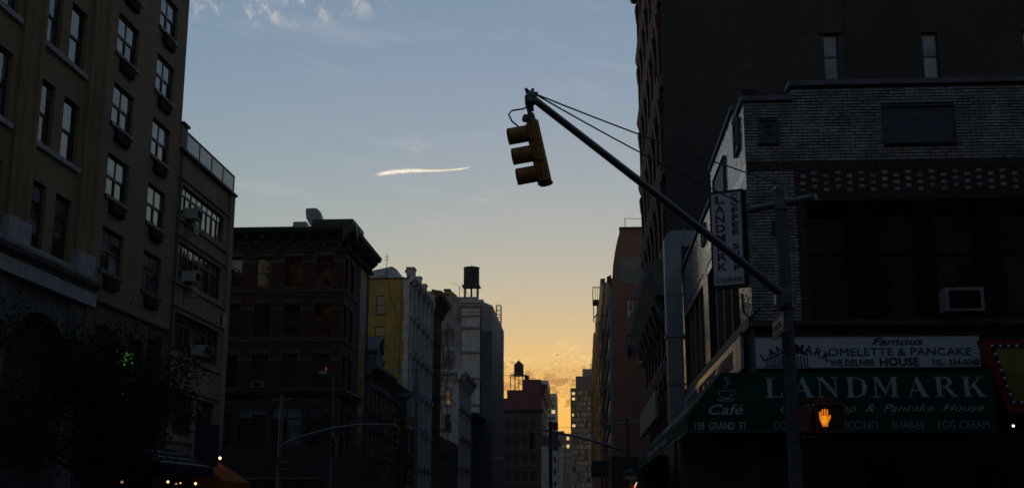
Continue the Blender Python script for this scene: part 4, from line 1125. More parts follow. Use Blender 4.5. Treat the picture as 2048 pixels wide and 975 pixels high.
part('wall', MB().box(14.0, 20.19, 0, .3, 9.3, 10.1), MORT, t, SL)

BM = {}


def brick_mesh(l, h, m, d=.012):
    k = (round(l, 3), round(h, 3), m.name)
    if k not in BM:
        e = .004
        mb = MB(); mb.v = [(0, 0, 0), (l, 0, 0), (l, 0, h), (0, 0, h), (e, -d, e), (l - e, -d, e), (l - e, -d, h - e), (e, -d, h - e)]
        mb.f = [(4, 5, 6, 7), (0, 1, 5, 4), (1, 2, 6, 5), (2, 3, 7, 6), (3, 0, 4, 7)]
        BM[k] = mb.mesh('brick', m)
    return BM[k]


REL = [(.27, .69, 8.78, 9.31), (2.81, 4.28, 8.74, 9.56)]
bricks = []
z = 5.1 + .004; row = 0
rng = random.Random(4)
while z + CH < 10.03:
    for (a, b, za, zb) in ((0, .98, 5.1, 8.19), (0, 9.0, 8.42, 9.72), (.98, 9.0, 9.72, 10.03)):
        if z + CH / 2 < za or z + CH / 2 > zb: continue
        u = a - (BL / 2 if row % 2 else 0) - (0 if a == 0 else (a - (BL if row % 2 else 0)) % BL)
        while u < b - .02:
            u0, u1 = max(u, a) + .004, min(u + BL, b) - .004
            segs = [(u0, u1)]
            for r in REL:
                if z + CH > r[2] and z < r[3]: segs = [q for s0, s1 in segs for q in ((s0, min(s1, r[0])), (max(s0, r[1]), s1)) if q[1] - q[0] > .025]
            for s0, s1 in segs:
                if s1 - s0 > .025: bricks.append((s0, z, s1 - s0))
            u += BL
    z += CH; row += 1
bricks.sort(key=lambda b: -b[2] + .02 * abs(b[0] - 1.2) + (1 if b[0] > 2.2 else 0))
rest = MB()
for i, (u, z, l) in enumerate(bricks):
    if i < 295:
        o = link('brick', brick_mesh(l, CH - JT, WBR), t, F0, (u, rng.uniform(-.003, .001), z))
    else:
        d = rng.uniform(.009, .015); h = CH - JT; e = .004; k = len(rest.v)
        rest.v += [(u, 0, z), (u + l, 0, z), (u + l, 0, z + h), (u, 0, z + h), (u + e, -d, z + e), (u + l - e, -d, z + e), (u + l - e, -d, z + h - e), (u + e, -d, z + h - e)]
        rest.f += [tuple(k + q for q in f) for f in ((4, 5, 6, 7), (0, 1, 5, 4), (1, 2, 6, 5), (2, 3, 7, 6), (3, 0, 4, 7))]
stuff('brickwork', rest, WBR, t)
sol = MB(); chk = MB(); chl = MB()
u = .0
while u < 8.95:
    sol.box(u + .004, u + .064, -.016 - rng.uniform(0, .003), 0, 8.197, 8.413)
    if u > .93: sol.box(u + .004, u + .064, -.016 - rng.uniform(0, .003), 0, 7.556, 7.745)
    u += .068
stuff('soldier_course', sol, RBR, t)
for c in range(34):
    for r in range(6):
        u0 = .95 + c * .118; z0 = 7.752 + r * .0722
        light = (c % 2 == 1) and ((r % 2) == ((c // 2) % 2))
        (chl if light else chk).box(u0 + .004, u0 + .114, -.014 - rng.uniform(0, .003), 0, z0 + .003, z0 + .069)
for c in range(34, 68):
    for r in range(6):
        u0 = .95 + c * .118; z0 = 7.752 + r * .0722
        light = (c % 2 == 1) and ((r % 2) == ((c // 2) % 2))
        (chl if light else chk).box(u0 + .004, u0 + .114, -.014 - rng.uniform(0, .003), 0, z0 + .003, z0 + .069)
stuff('checker_brick', chl, WBR, t); stuff('checker_brick', chk, RBR, t)
qn = MB(); z = 5.1
while z < 7.5:                                            # dark toothed quoin beside the pier
    qn.box(.985, 1.0 + (.12 if int(z / CH) % 2 else .17), -.02, .1, z + .004, z + CH - .004); z += CH
stuff('quoin_brick', qn, RBR, t)
COP = mat('dark stone coping', (0.13, 0.135, 0.14), .7, var=.25, vscale=3)
for a, b, zt in ((-.05, .56, 9.72), (.565, .975, 9.72), (.93, 3.2, 10.03), (3.205, 5.6, 10.03), (5.605, 9.0, 10.03)):
    part('coping_stone', MB().box(a, b, -.06, .36, zt + .001, zt + .11), COP, t)
for a, b, zt in ((18.9, 20.42, 9.73), (14.0, 18.89, 10.1), (0, 13.99, 9.3)):
    part('coping_stone', MB().box(a, b, -.06, .36, zt + .001, zt + .11), COP, t, SL)
part('parapet_step', MB().box(18.9, 18.99, -.01, .3, 9.73, 10.1), MORT, t, SL)
for (a, b, z0, z1), f in (((.3, .66, 8.81, 9.28), F0), ((2.84, 4.25, 8.77, 9.53), F0), ((19.1, 19.75, 8.95, 9.6), SL), ((14.9, 17.1, 8.75, 9.55), SL), ((11.6, 12.3, 8.6, 9.1), SL)):
    o = part('relief_panel', MB().box(a, b, -.03, 0, z0, z1).box(a - .03, b + .03, -.07, 0, z0 - .03, z0 - .001).box(a - .03, b + .03, -.07, 0, z1 + .001, z1 + .03).box(a - .03, a - .001, -.07, 0, z0, z1).box(b + .001, b + .03, -.07, 0, z0, z1), mat('bluish terracotta', (0.07, 0.075, 0.085), .6, var=.3, vscale=8), t, f)
    if b - a < .7:
        part('carving', MB().path([(a + .1, -.05, z1 - .14), (a + (b - a) / 2, -.06, z1 - .1), (b - .1, -.05, z1 - .14), (a + (b - a) / 2 + .03, -.06, z0 + .14), (a + .12, -.05, z1 - .2)], .018, 5), MATS['bluish terracotta'], o)
# front windows
BROWNF = mat('dark brown window timber', (0.014, 0.010, 0.008), .8, spec=.2)
for a, b in ((1.12, 2.02), (2.5, 3.36), (3.7, 4.55), (5.05, 5.9), (6.4, 7.3)):
    window(t, F0, a, 5.12, b - a, 2.2, 'transom1', G_DARK, depth=.24, fm=BROWNF)
wm_ = MB()
for a, b in ((1.0, 1.12), (2.02, 2.5), (3.36, 3.7), (4.55, 5.05), (5.9, 6.4), (7.3, 8.0)): wm_.box(a + .001, b - .001, .12, .3, 5.1, 7.55)
wm_.box(1.0, 8.0, .14, .3, 7.325, 7.549)
part('window_surround', wm_, BROWNF, t)
part('ledge', MB().box(-.05, 9.0, -.12, -.001, 4.98, 5.09), mat('dark ledge stone', (0.04, 0.04, 0.04), .7), t)
# side windows, tan mullions, sill band
TANM = mat('tan painted mullion', (0.14, 0.10, 0.055), .6)
for a, b, z0, z1 in HA:
    k = 4 if b - a > 5 else 2; w = (b - a) / k
    for i in range(k): window(t, SL, a + i * w, z0 + .02, w, z1 - z0 - .02, 'pair' if k == 4 else 'single', G_DARK, depth=.2, fm=BROWNF)
    for i in range(1, k): part('mullion', MB().box(a + i * w - .09, a + i * w + .09, .02, .199, z0 + .02, z1), TANM, t, SL)
part('sill_band', MB().box(0, 20.3, -.07, -.001, 5.02, 5.24), TANM, t, SL)
# side wall brickwork, lintel course of upright bricks
sb_ = MB(); rng = random.Random(9)
z = 5.25; row = 0
while z + CH < 10.1:
    u = -(BL / 2 if row % 2 else 0)
    while u < 20.5:
        u0, u1 = max(u, 0) + .004, min(u + BL, 20.5) - .004
        zt = 9.3 if u0 < 14 else (9.72 if u0 > 18.9 else 10.1)
        ok = u1 - u0 > .03 and z + CH <= zt
        if ok:
            for a, b, z0, z1 in HA:
                if u1 > a and u0 < b and z < z1:
                    if u0 < a - .03 and u1 > a: u1 = a - .003
                    elif u1 > b + .03 and u0 < b: u0 = b + .003
                    else: ok = False
        if ok and 7.6 < z + .01 < 7.83 and any(u1 > h[0] - .1 and u0 < h[1] + .1 for h in HA): ok = False
        if ok and u0 > 12.6 and 8.19 < z + .01 < 8.41: ok = False
        if ok and u1 - u0 > .02:
            k = len(sb_.v); h = CH - .016; e = .004; ev = .006
            d0 = .016 + rng.uniform(-.002, .002); ds = [-(d0 + rng.uniform(-.0012, .0012)) for _ in range(4)]
            sb_.v += [(u0, 0, z), (u1, 0, z), (u1, 0, z + h), (u0, 0, z + h), (u0 + e, ds[0], z + ev), (u1 - e, ds[1], z + ev), (u1 - e, ds[2], z + h - ev), (u0 + e, ds[3], z + h - ev)]
            sb_.f += [tuple(k + q for q in f) for f in ((4, 5, 6, 7), (0, 1, 5, 4), (1, 2, 6, 5), (2, 3, 7, 6), (3, 0, 4, 7))]
        u += BL
    z += CH; row += 1
for za, zb, ua in ((7.606, 7.82, 0.0), (8.197, 8.413, 12.6)):
    u = ua
    while u < 20.45:
        if za > 8 or any(h[0] - .1 < u < h[1] + .1 for h in HA):
            k = len(sb_.v); d = -(.013 + rng.uniform(-.002, .002))
            sb_.v += [(u + .004, 0, za), (u + .064, 0, za), (u + .064, 0, zb), (u + .004, 0, zb), (u + .008, d, za + .004), (u + .060, d, za + .004), (u + .060, d, zb - .004), (u + .008, d, zb - .004)]
            sb_.f += [tuple(k + q for q in f) for f in ((4, 5, 6, 7), (0, 1, 5, 4), (1, 2, 6, 5), (2, 3, 7, 6), (3, 0, 4, 7))]
        u += .068
stuff('brickwork', sb_, WBR, t, SL)
part('cable', MB().path([(.15, -.03, 5.35), (-.05, -.05, 5.2), (-.03, .5, 5.2), (-.03, 1.2, 5.45), (-.03, 1.4, 5.9)], .016, 6), BLACK, t)
part('rain_pipe', MB().tube((4.5, -.1, 4.0), (4.5, -.1, 9.2), .06, n=8), IRON, t, SL, smooth=True)
part('wall_light_bracket', MB().box(.45, .52, -.05, -.013, 6.85, 7.15), BLACK, t)

ac = ac_unit('window air conditioner in the dark upper window of the coffee shop', (7.5, 23.62, 5.22), 0)
ac.scale = (1.12, 1, 1.1)

# grey kitchen duct on the side wall
d = thing('kitchen_duct', 'large grey sheet metal duct climbing the side wall of the coffee shop', 'duct', (LX, 39, 0), 0)
DUCT = mat('painted duct metal', (0.22, 0.245, 0.27), .5, .2, var=.15, vscale=2, streak=.5)
part('riser', MB().box(-.62, -.06, 0, .7, 7.1, 10.1), DUCT, d)
part('lower_riser', MB().box(-.60, -.10, .02, .68, 4.1, 7.0), DUCT, d)
part('flange', MB().box(-.66, -.03, -.04, .74, 7.001, 7.099), DUCT, d)
part('elbow', MB().poly([(-.62, 0, 10.101), (-.06, 0, 10.101), (.5, 0, 10.101), (.5, 0, 10.62), (-.35, 0, 10.62), (-.52, 0, 10.52), (-.62, 0, 10.35)], (0, .7, 0)), DUCT, d)
part('collar', MB().box(.05, .14, -.04, .74, 10.06, 10.66), DUCT, d)
part('strap', MB().box(-.64, 0, -.02, .0, 8.4, 8.46).box(-.64, 0, -.02, 0, 5.4, 5.46), GALV, d)

# signs -------------------------------------------------------------
WSIGN = mat('white sign acrylic', (0.52, 0.55, 0.58), .35, var=.06)
NAVYL = mat('dark navy lettering', (0.022, 0.026, 0.05), .5)
REDL = mat('dark red lettering', (0.15, 0.015, 0.03), .5)
SF = mat('black sign frame', (0.02, 0.02, 0.022), .45)
s = thing('fascia_sign', 'white fascia sign with dark blue lettering above the green awning', 'sign', (LX, LY - .09, 0), 0)
part('panel', MB().box(0.0, 2.12, -.03, .03, 4.14, 4.76).box(2.125, 4.34, -.03, .03, 4.14, 4.76), WSIGN, s)
part('frame', MB().box(-.04, 4.38, -.05, .05, 4.761, 4.79).box(-.04, 4.38, -.05, .05, 4.11, 4.139), SF, s)
FS = Face(0, 0, 0)
for k, ch in enumerate('LANDMARK'):                       # arched name
    a = R(37 - k * 74 / 7)
    cx, cz, rr = .76, 3.72, .92
    o = link('lettering', text_mesh(ch, .235, NAVYL, bold=.004), s, F0, (cx - rr * math.sin(a) * 1.03, -.036, cz + rr * math.cos(a) * .86 - .06))
    o.rotation_euler = (0, -a * .8, 0)
tm = MB()                                                 # temple drawing
tm.poly([(.18, -.036, 4.3), (.62, -.036, 4.5), (1.02, -.036, 4.42), (1.02, -.036, 4.39), (.62, -.036, 4.46), (.18, -.036, 4.27)], (0, .004, 0))
tm.poly([(.62, -.037, 4.46), (.82, -.037, 4.5), (1.02, -.037, 4.42), (.82, -.037, 4.47)], (0, .004, 0))
for i in range(9):
    u = .2 + i * .05; tm.box(u, u + .022, -.036, -.031, 4.19, 4.265 + i * .02)
for i in range(6):
    u = .68 + i * .06; tm.box(u, u + .025, -.036, -.031, 4.19, 4.38)
tm.box(.16, 1.04, -.036, -.031, 4.165, 4.185)
part('temple_drawing', tm, NAVYL, s)
text('Famous', .21, NAVYL, s, F0, (2.74, -.036, 4.58), shear=.4, bold=.002, width=1.0)
text('OMELETTE & PANCAKE', .215, NAVYL, s, F0, (2.79, -.036, 4.375), bold=.0, width=2.76)
text('WE DELIVER', .17, NAVYL, s, F0, (1.87, -.036, 4.18), bold=.003, width=.88)
text('HOUSE', .215, NAVYL, s, F0, (2.77, -.036, 4.175), bold=.006, width=.76)
text('TEL: 334-0040', .155, NAVYL, s, F0, (3.85, -.036, 4.18), bold=.002, width=.92)

s = thing('side_sign', 'long glossy sign along the side wall above the green awning', 'sign', (LX, LY + 20.5, 0), -90)
GLOSS = mat('glossy white sign film', (0.40, 0.40, 0.42), .12, spec=.8, var=.15, vscale=1.5, bump=.25, bscale=2.2)
for i in range(4): part('panel', MB().box(5.2 + i * 3.6, 8.79 + i * 3.6, -.16, -.10, 4.25, 4.96), GLOSS, s)
part('frame', MB().box(5.15, 19.65, -.17, -.09, 4.961, 5.0).box(5.15, 19.65, -.17, -.09, 4.2, 4.249), SF, s)
text('COFFEE SHOP · PANCAKE HOUSE · LANDMARK', .52, NAVYL, s, F0, (12.4, -.166, 4.42), bold=.015, sx=1.06)

s = thing('blade_sign', 'white vertical blade sign with red and blue letters on the shop corner', 'sign', (3.06, 24.0, 5.86), -24)
part('box', MB().box(-.36, .36, -.09, .09, 0, 2.06), SF, s)
part('panel', MB().box(-.315, .315, -.1, -.091, .06, 2.0), WSIGN, s)
for k, ch in enumerate('LANDMARK'): text(ch, .225, REDL, s, F0, (-.14, -.104, 1.79 - k * .203), bold=.006, width=.21)
for k, ch in enumerate('COFFEE SHOP'):
    if ch != ' ': text(ch, .165, NAVYL, s, F0, (.175, -.104, 1.86 - k * .152), bold=.005, width=.14)
text('(212)334-0040', .15, REDL, s, F0, (0, -.104, .11), bold=.002, width=.56)
for z in (.4, 1.6): part('bracket', MB().box(.361, .5, -.03, .03, z, z + .06), IRON, s)

# awning ------------------------------------------------------------
a = thing('shop_awning', 'dark green wrap around awning with white lettering on the coffee shop', 'awning', (LX, LY, 0), 0)
GREEN = mat('green awning canvas', (0.004, 0.050, 0.030), .85, spec=.12, var=.35, vscale=1.6, bump=.5, bscale=2.2, streak=.4)
DGREEN = GREEN
T0, B0 = (-.79, -.90, 3.97), (-1.47, -1.0, 3.17)
part('front_panel', MB().poly([T0, (4.24, -.90, 3.97), (4.24, -1.0, 3.17), B0]), DGREEN, a)
sp_ = MB(); nseg = 22
for i in range(nseg):                                      # gently sagging side panel
    y0, y1 = -1.0 + 20.9 * i / nseg, -1.0 + 20.9 * (i + 1) / nseg
    for j in range(4):
        f0, f1 = j / 4, (j + 1) / 4
        def P(y, f):
            yt = -.90 + (y + 1.0) / 20.9 * 20.8
            return (-.79 - .68 * f, yt + (y - yt) * f, 3.97 - .80 * f - .05 * math.sin(math.pi * f) - .012 * math.sin(i * 1.7) * f)
        sp_.poly([P(y0, f0), P(y0, f1), P(y1, f1), P(y1, f0)])
part('side_panel', sp_, GREEN, a)
part('top_panel', MB().poly([T0, (-.79, 19.9, 3.97), (-.02, 19.9, 3.99), (-.02, -.1, 3.99)]).poly([T0, (-.02, -.1, 3.99), (4.24, -.1, 3.99), (4.24, -.90, 3.97)]), GREEN, a)
part('front_valance', MB().box(-1.47, 4.24, -1.01, -1.0, 2.85, 3.168), DGREEN, a)
vs = MB()
for i in range(40):
    y0 = -.99 + i * .522
    vs.poly([(-1.475, y0, 3.168), (-1.475, y0 + .522, 3.168), (-1.475, y0 + .522, 2.86), (-1.475, y0 + .26, 2.80), (-1.475, y0, 2.86)], (.008, 0, 0))
part('side_valance', vs, GREEN, a)
part('frame_rail', MB().tube((-1.47, -1.0, 2.845), (4.24, -1.0, 2.845), .014, n=6).tube((-1.47, -1.0, 2.845), (-1.47, 19.9, 2.845), .014, n=6), GALV, a)
part('end_panel', MB().poly([(4.24, -.1, 3.99), (4.24, -.1, 2.85), (4.24, -1.0, 2.85), (4.24, -1.0, 3.17), (4.24, -.90, 3.97)]), DGREEN, a)
WL = mat('white awning lettering', (0.36, 0.39, 0.41), .7, spec=.2, var=.2)
AWR = (-R(7.1), 0, 0)


def on_awning(u, f):
    """point on the front slope: f = 0 top .. 1 bottom"""
    return (u, -.90 - .10 * f - .008, 3.97 - .80 * f + .002)


def serif(ch, h=1.0):
    s_, w_, b_ = .07, .2, .055
    G = {
        'L': (.78, [[(.1, 0), (.3, 0), (.3, 1), (.1, 1)], [(0, .955), (.42, .955), (.42, 1), (0, 1)], [(0, 0), (.72, 0), (.76, .28), (.72, .28), (.66, .055), (0, .055)]]),
        'A': (.92, [[(.46, 1), (.5, 1), (.86, 0), (.64, 0), (.37, .76)], [(.46, 1), (.4, .86), (.13, 0), (.07, 0), (.42, 1)], [(.2, .3), (.66, .3), (.64, .35), (.22, .35)], [(0, 0), (.26, 0), (.26, .045), (0, .045)], [(.58, 0), (.94, 0), (.94, .045), (.58, .045)]]),
        'N': (.98, [[(.12, 0), (.18, 0), (.18, .95), (.12, .95)], [(.03, 1), (.3, 1), (.86, .22), (.86, 0), (.8, 0), (.16, .9)], [(.8, .1), (.86, .1), (.86, .97), (.8, .97)], [(0, 0), (.3, 0), (.3, .045), (0, .045)], [(.68, .955), (.98, .955), (.98, 1), (.68, 1)]]),
        'D': (.9, [[(.1, 0), (.3, 0), (.3, 1), (.1, 1)], [(0, .95), (.45, .95), (.66, .86), (.72, .5), (.66, .14), (.45, .05), (0, .05), (0, 0), (.48, 0), (.78, .12), (.92, .5), (.78, .88), (.48, 1), (0, 1)]]),
        'M': (1.12, [[(.12, 0), (.18, 0), (.18, .96), (.12, .96)], [(.03, 1), (.28, 1), (.6, .3), (.54, .08), (.14, .92)], [(.54, .08), (.6, .22), (.92, 1), (.86, 1), (.56, .3)], [(.84, 0), (1.04, 0), (1.04, 1), (.84, 1)], [(0, 0), (.3, 0), (.3, .045), (0, .045)], [(.74, 0), (1.13, 0), (1.13, .045), (.74, .045)], [(.84, .955), (1.13, .955), (1.13, 1), (.84, 1)]]),
        'R': (.95, [[(.1, 0), (.3, 0), (.3, 1), (.1, 1)], [(0, 1), (0, .95), (.42, .95), (.55, .88), (.57, .75), (.54, .6), (.42, .53), (.2, .53), (.2, .48), (.5, .48), (.72, .58), (.78, .75), (.72, .91), (.5, 1)], [(.4, .5), (.58, .5), (.9, .045), (.9, 0), (.72, 0)], [(0, 0), (.4, 0), (.4, .045), (0, .045)], [(.7, 0), (.98, 0), (.98, .045), (.7, .045)]]),
        'K': (.98, [[(.1, 0), (.3, 0), (.3, 1), (.1, 1)], [(.3, .4), (.38, .4), (.82, .97), (.75, .97)], [(.42, .58), (.52, .7), (.94, 0), (.7, 0)], [(0, 0), (.4, 0), (.4, .045), (0, .045)], [(0, .955), (.4, .955), (.4, 1), (0, 1)], [(.62, .955), (.95, .955), (.95, 1), (.62, 1)], [(.62, 0), (1.0, 0), (1.0, .045), (.62, .045)]]),
    }
    w, ps = G[ch]
    mb = MB()
    for i, p in enumerate(ps):
        y = -.0006 * i
        mb.poly([(x * h, y, z * h) for x, z in p], (0, .003, 0))
    return w * h, mb


SX = dict(zip(range(8), (0.02, .53, .98, 1.53, 2.02, 2.66, 3.17, 3.68)))
for k, ch in enumerate('LANDMARK'):
    w, mb = serif(ch, .385)
    o = link('lettering', mb.mesh('lettering', WL), a, F0, on_awning(SX[k], .61)); o.rotation_euler = AWR; o.scale = (1.13, 1, 1)
text('Coffee Shop  &  Pancake  House', .2, WL, a, F0, on_awning(2.12, .95), AWR, shear=.45, width=3.76)
text('COFFEE  ·  CAPPUCCINO  ·  SHAKES  ·  EGG CREAM', .215, mat('blue grey awning lettering', (0.20, 0.25, 0.29), .6), a, F0, (2.12, -1.016, 2.89), bold=.003, width=3.97)
text('158  GRAND  ST.', .2, WL, a, F0, (-.845, -1.016, 2.89), bold=.003, width=1.0)
text('Café', .27, WL, a, F0, on_awning(-.77, 1.0), AWR, shear=.3, bold=.003, width=.66)
cup = MB()
cz = lambda pts: [Vector((x, -.008, z)) for x, z in pts]
cup.path(cz([(-.17, .24), (-.15, .12), (-.08, .05), (.05, .05), (.12, .12), (.14, .24), (-.17, .24)]), .012, 4)
cup.path(cz([(.14, .22), (.22, .24), (.22, .15), (.12, .12)]), .011, 4)
cup.path(cz([(-.22, 0), (-.12, -.04), (.1, -.04), (.2, .02), (-.22, 0)]), .011, 4)
cup.path(cz([(-.02, .28), (-.08, .34), (.05, .42), (.06, .5), (-.02, .56), (.02, .62)]), .014, 4)
cup.path(cz([(.06, .28), (-.0, .35), (.12, .43), (.12, .52), (.04, .6)]), .010, 4)
o = part('cup_drawing', cup, WL, a, F0, on_awning(-.72, .66)); o.rotation_euler = AWR; o.scale = (.82, 1, .72)
SLW = Face(0, 20.5, -90)
o = text('LANDMARK   COFFEE SHOP', .36, WL, a, None, (-1.06, 9, 3.6), bold=.004, sx=2.0); o.rotation_euler = (R(-36), 0, R(-90))
o = text('SANDWICHES · OMELETTES · SALADS', .2, WL, a, None, (-1.487, 9, 2.93), sx=2.6); o.rotation_euler = (0, 0, R(-90))

# marquee-framed sign at the right edge -----------------------------
s = thing('bulb_sign', 'red framed sign with yellow panel and a border of bulbs', 'sign', (7.63, 22.95, 0), 0)
REDP = mat('red sign enamel', (0.22, 0.014, 0.008), .4)
fr = MB()
for q in ([(0, 4.6), (2.6, 4.6), (2.6, 4.52), (.16, 4.52)], [(0, 4.6), (.16, 4.52), (.46, 3.36), (.40, 3.2)], [(.40, 3.2), (.46, 3.36), (2.6, 3.36), (2.6, 3.2)]):
    fr.poly([(x, -.05, z) for x, z in q], (0, .25, 0))
part('frame', fr, REDP, s)
part('border', MB().poly([(.17, -.02, 4.515), (2.6, -.02, 4.515), (2.6, -.02, 3.365), (.465, -.02, 3.365)], (0, .1, 0)), mat('dark border paint', (0.02, 0.025, 0.05), .5), s)
part('panel', MB().poly([(.27, -.025, 4.44), (2.6, -.025, 4.44), (2.6, -.025, 3.44), (.53, -.025, 3.44)], (0, .004, 0)), mat('mustard panel', (0.18, 0.13, 0.02), .45), s)
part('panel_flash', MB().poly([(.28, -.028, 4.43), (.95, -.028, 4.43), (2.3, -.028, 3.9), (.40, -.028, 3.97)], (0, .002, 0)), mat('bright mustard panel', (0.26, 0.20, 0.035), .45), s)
BULB = mat('unlit frosted bulb', (0.5, 0.5, 0.46), .3)
bp = [(.21 + i * .155, 4.478) for i in range(16)] + [(.222 + i * .0405, 4.478 - (i + .0) * .155) for i in range(1, 7)] + [(.52 + i * .155, 3.40) for i in range(13)]
for x, z in bp: part('bulb', MB().lathe((x, -.04, z), [(.006, -.03), (.026, -.015), (.03, .005), (.02, .026), (.005, .033)], 8), BULB, s, smooth=True)
l = thing('spot_lamp', 'small bright white lamp below the red bulb sign', 'lamp', (8.02, 22.7, 2.95), 0)
part('housing', MB().tube((0, 0, 0), (0, .16, .04), .05, .04, 8), BLACK, l)
part('bulb', MB().lathe((0, -.02, 0), [(.005, -.026), (.024, -.01), (.024, .01), (.005, .022)], 8), emit('white lamp glow', (1.0, .9, .75), 2.2), l)
part('stem', MB().tube((0, .16, .04), (0, .7, .15), .015, n=5), BLACK, l)

# ================================================================== traffic signals
SIGY = mat('yellow signal enamel', (0.33, 0.14, 0.012), .5, var=.3, vscale=11, streak=.6)
SIGD = mat('signal visor inside', (0.015, 0.013, 0.01), .5)


def signal_head(name, label, loc, rot, s=1.0, group='three lens traffic signals', lit=None):
    """three section head hanging from its top, lenses facing -x"""
    a = thing(name, label, 'traffic signal', loc, 0, group)
    a.rotation_euler = rot
    a.scale = (s, s, s)
    part('hanger', MB().tube((.06, 0, -.14), (.05, 0, .12), .032, n=8).tube((.06, 0, -.168), (.06, 0, -.04), .062, .05, 10).tube((-.02, -.05, -.09), (-.02, .05, -.09), .045, n=8), GREYP, a, smooth=True)
    for k in range(3):
        z1 = -.17 - k * .285; z0 = z1 - .275
        q = [(0, -.12), (.012, -.135), (.09, -.135), (.13, -.095), (.13, .095), (.09, .135), (.012, .135), (0, .12)]
        o = part('housing', MB().poly([(x, y, z0) for x, y in q], (0, 0, .275)), SIGY, a)
        zc = (z0 + z1) / 2
        part('door', MB().box(-.03, -.001, -.13, .13, z0 + .006, z1 - .006), SIGY, o)
        part('lens', MB().lathe((0, 0, 0), [(.005, 0), (.05, .006), (.1, 0)], 16).xf(Matrix.Translation((-.034, 0, zc)) @ Matrix.Rotation(R(-90), 4, 'Y')), (lit or {}).get(k) or mat('dark lens', (0.02, 0.012, 0.01), .2), o)
        vm = MB(); n_ = 16; L = .27
        for rr in (.118, .112):
            for i in range(n_ + 1):
                w = R(-50) + R(280) * i / n_
                for x in (-.031, -.031 - L): vm.v.append((x, rr * math.cos(w), zc + rr * math.sin(w)))
        m_ = 2 * (n_ + 1)
        for i in range(n_):
            vm.f.append((2 * i, 2 * i + 2, 2 * i + 3, 2 * i + 1)); vm.f.append((m_ + 2 * i, m_ + 2 * i + 1, m_ + 2 * i + 3, m_ + 2 * i + 2))
            vm.f.append((2 * i + 1, 2 * i + 3, m_ + 2 * i + 3, m_ + 2 * i + 1))
        part('visor', vm, SIGY, o, smooth=True)
        part('hinge', MB().tube((-.045, -.132, zc - .09), (-.045, -.132, zc - .05), .012, n=6).tube((-.045, -.132, zc + .05), (-.045, -.132, zc + .09), .012, n=6), SIGY, o)
    part('bottom_cap', MB().lathe((.06, 0, -1.03), [(.03, -.035), (.09, -.02), (.1, .01)], 10), SIGY, a)
    return a


PX, PY = 3.22, 18.5
p = thing('signal_pole', 'grey steel signal pole with long mast arm at the coffee shop corner', 'pole', (PX, PY, .14), 0)
part('shaft', MB().lathe((0, 0, 0), [(.2, 0), (.2, .35), (.14, .45), (.115, .6), (.108, 2.0), (.098, 4.4), (.09, 6.15)], 8), GREYP, p)
part('cap', MB().lathe((0, 0, 6.151), [(.11, 0), (.12, .1), (.12, .17), (.09, .22), (.04, .25)], 10), GREYP, p)
ARM0, ARM1 = Vector((0, 0, 4.55)), Vector((-3.80, -4.5, 6.33))
ad = (ARM1 - ARM0).normalized()
part('mast_arm', MB().path([ARM0 + ad * .1, ARM0 + (ARM1 - ARM0) * .5 + Vector((0, 0, .02)), ARM1], [.072, .058, .046], 12), GREYP, p, smooth=True)
part('arm_clamp', MB().lathe((0, 0, 4.36), [(.125, 0), (.125, .34)], 10).box(-.19, .05, -.21, .05, 4.42, 4.60), GREYP, p)
part('clamp_band', MB().lathe((0, 0, 4.38), [(.132, 0), (.132, .05)], 12).lathe((0, 0, 4.62), [(.132, 0), (.132, .05)], 12), GALV, p)
part('clamp_bolt', MB().tube((-.22, -.1, 4.4), (-.1, -.24, 4.4), .018, n=6).tube((-.22, -.1, 4.34), (-.16, -.16, 4.34), .02, n=6), GALV, p)
cr = Vector((.76, -.65, 0))
CB = Vector((0, 0, 6.08))
part('guy_crossbar', MB().tube(CB - cr * .62, CB + cr * .62, .06, n=10), GREYP, p, smooth=True)
part('crossbar_band', MB().lathe((0, 0, 5.98), [(.115, 0), (.115, .2)], 10).lathe((0, 0, 6.02), [(.122, 0), (.122, .03)], 10).lathe((0, 0, 6.12), [(.122, 0), (.122, .03)], 10), GALV, p)
tip_up = ARM1 + Vector((0, 0, .075))


def sag(a, b, s, n_=10): return [a + (b - a) * (i / n_) - Vector((0, 0, s * 4 * (i / n_) * (1 - i / n_))) for i in range(n_ + 1)]


for sgn in (-1, 1): part('guy_wire', MB().path(sag(CB + cr * .58 * sgn + Vector((0, 0, .05)), tip_up, .05), .011, 5), BLACK, p)
part('arm_end', MB().lathe((ARM1.x - .03, ARM1.y - .03, ARM1.z - .11), [(.05, 0.02), (.075, .05), (.078, .13), (.06, .17), (.03, .19)], 10).tube(ARM1 + Vector((-.09, -.05, .08)), ARM1 + Vector((.05, .03, .08)), .02, n=6).tube(ARM1 + Vector((-.1, -.05, .12)), ARM1 + Vector((-.04, -.02, .07)), .02, n=6).tube(ARM1 + Vector((-.05, -.03, .05)), ARM1 + Vector((.0, .0, .13)), .02, n=6), GREYP, p)
H0 = ARM1 + Vector((PX, PY, .14))
signal_head('traffic_signal', 'yellow three lens traffic signal hanging at the end of the mast arm against the sky', (H0.x - .10, H0.y, H0.z - .17), (0, R(-12), R(8)), .93)
part('signal_cable', MB().path([ARM1 + Vector(v) for v in ((-.05, 0, -.08), (-.12, 0, -.13), (-.27, 0, -.15), (-.31, 0, -.2), (-.27, 0, -.29), (-.18, 0, -.37), (-.08, 0, -.37))], .011, 6), BLACK, p, smooth=True)
part('drop_bracket', MB().tube(ARM1 + Vector((-.03, 0, -.08)), ARM1 + Vector((-.02, 0, -.16)), .03, n=8), GREYP, p)

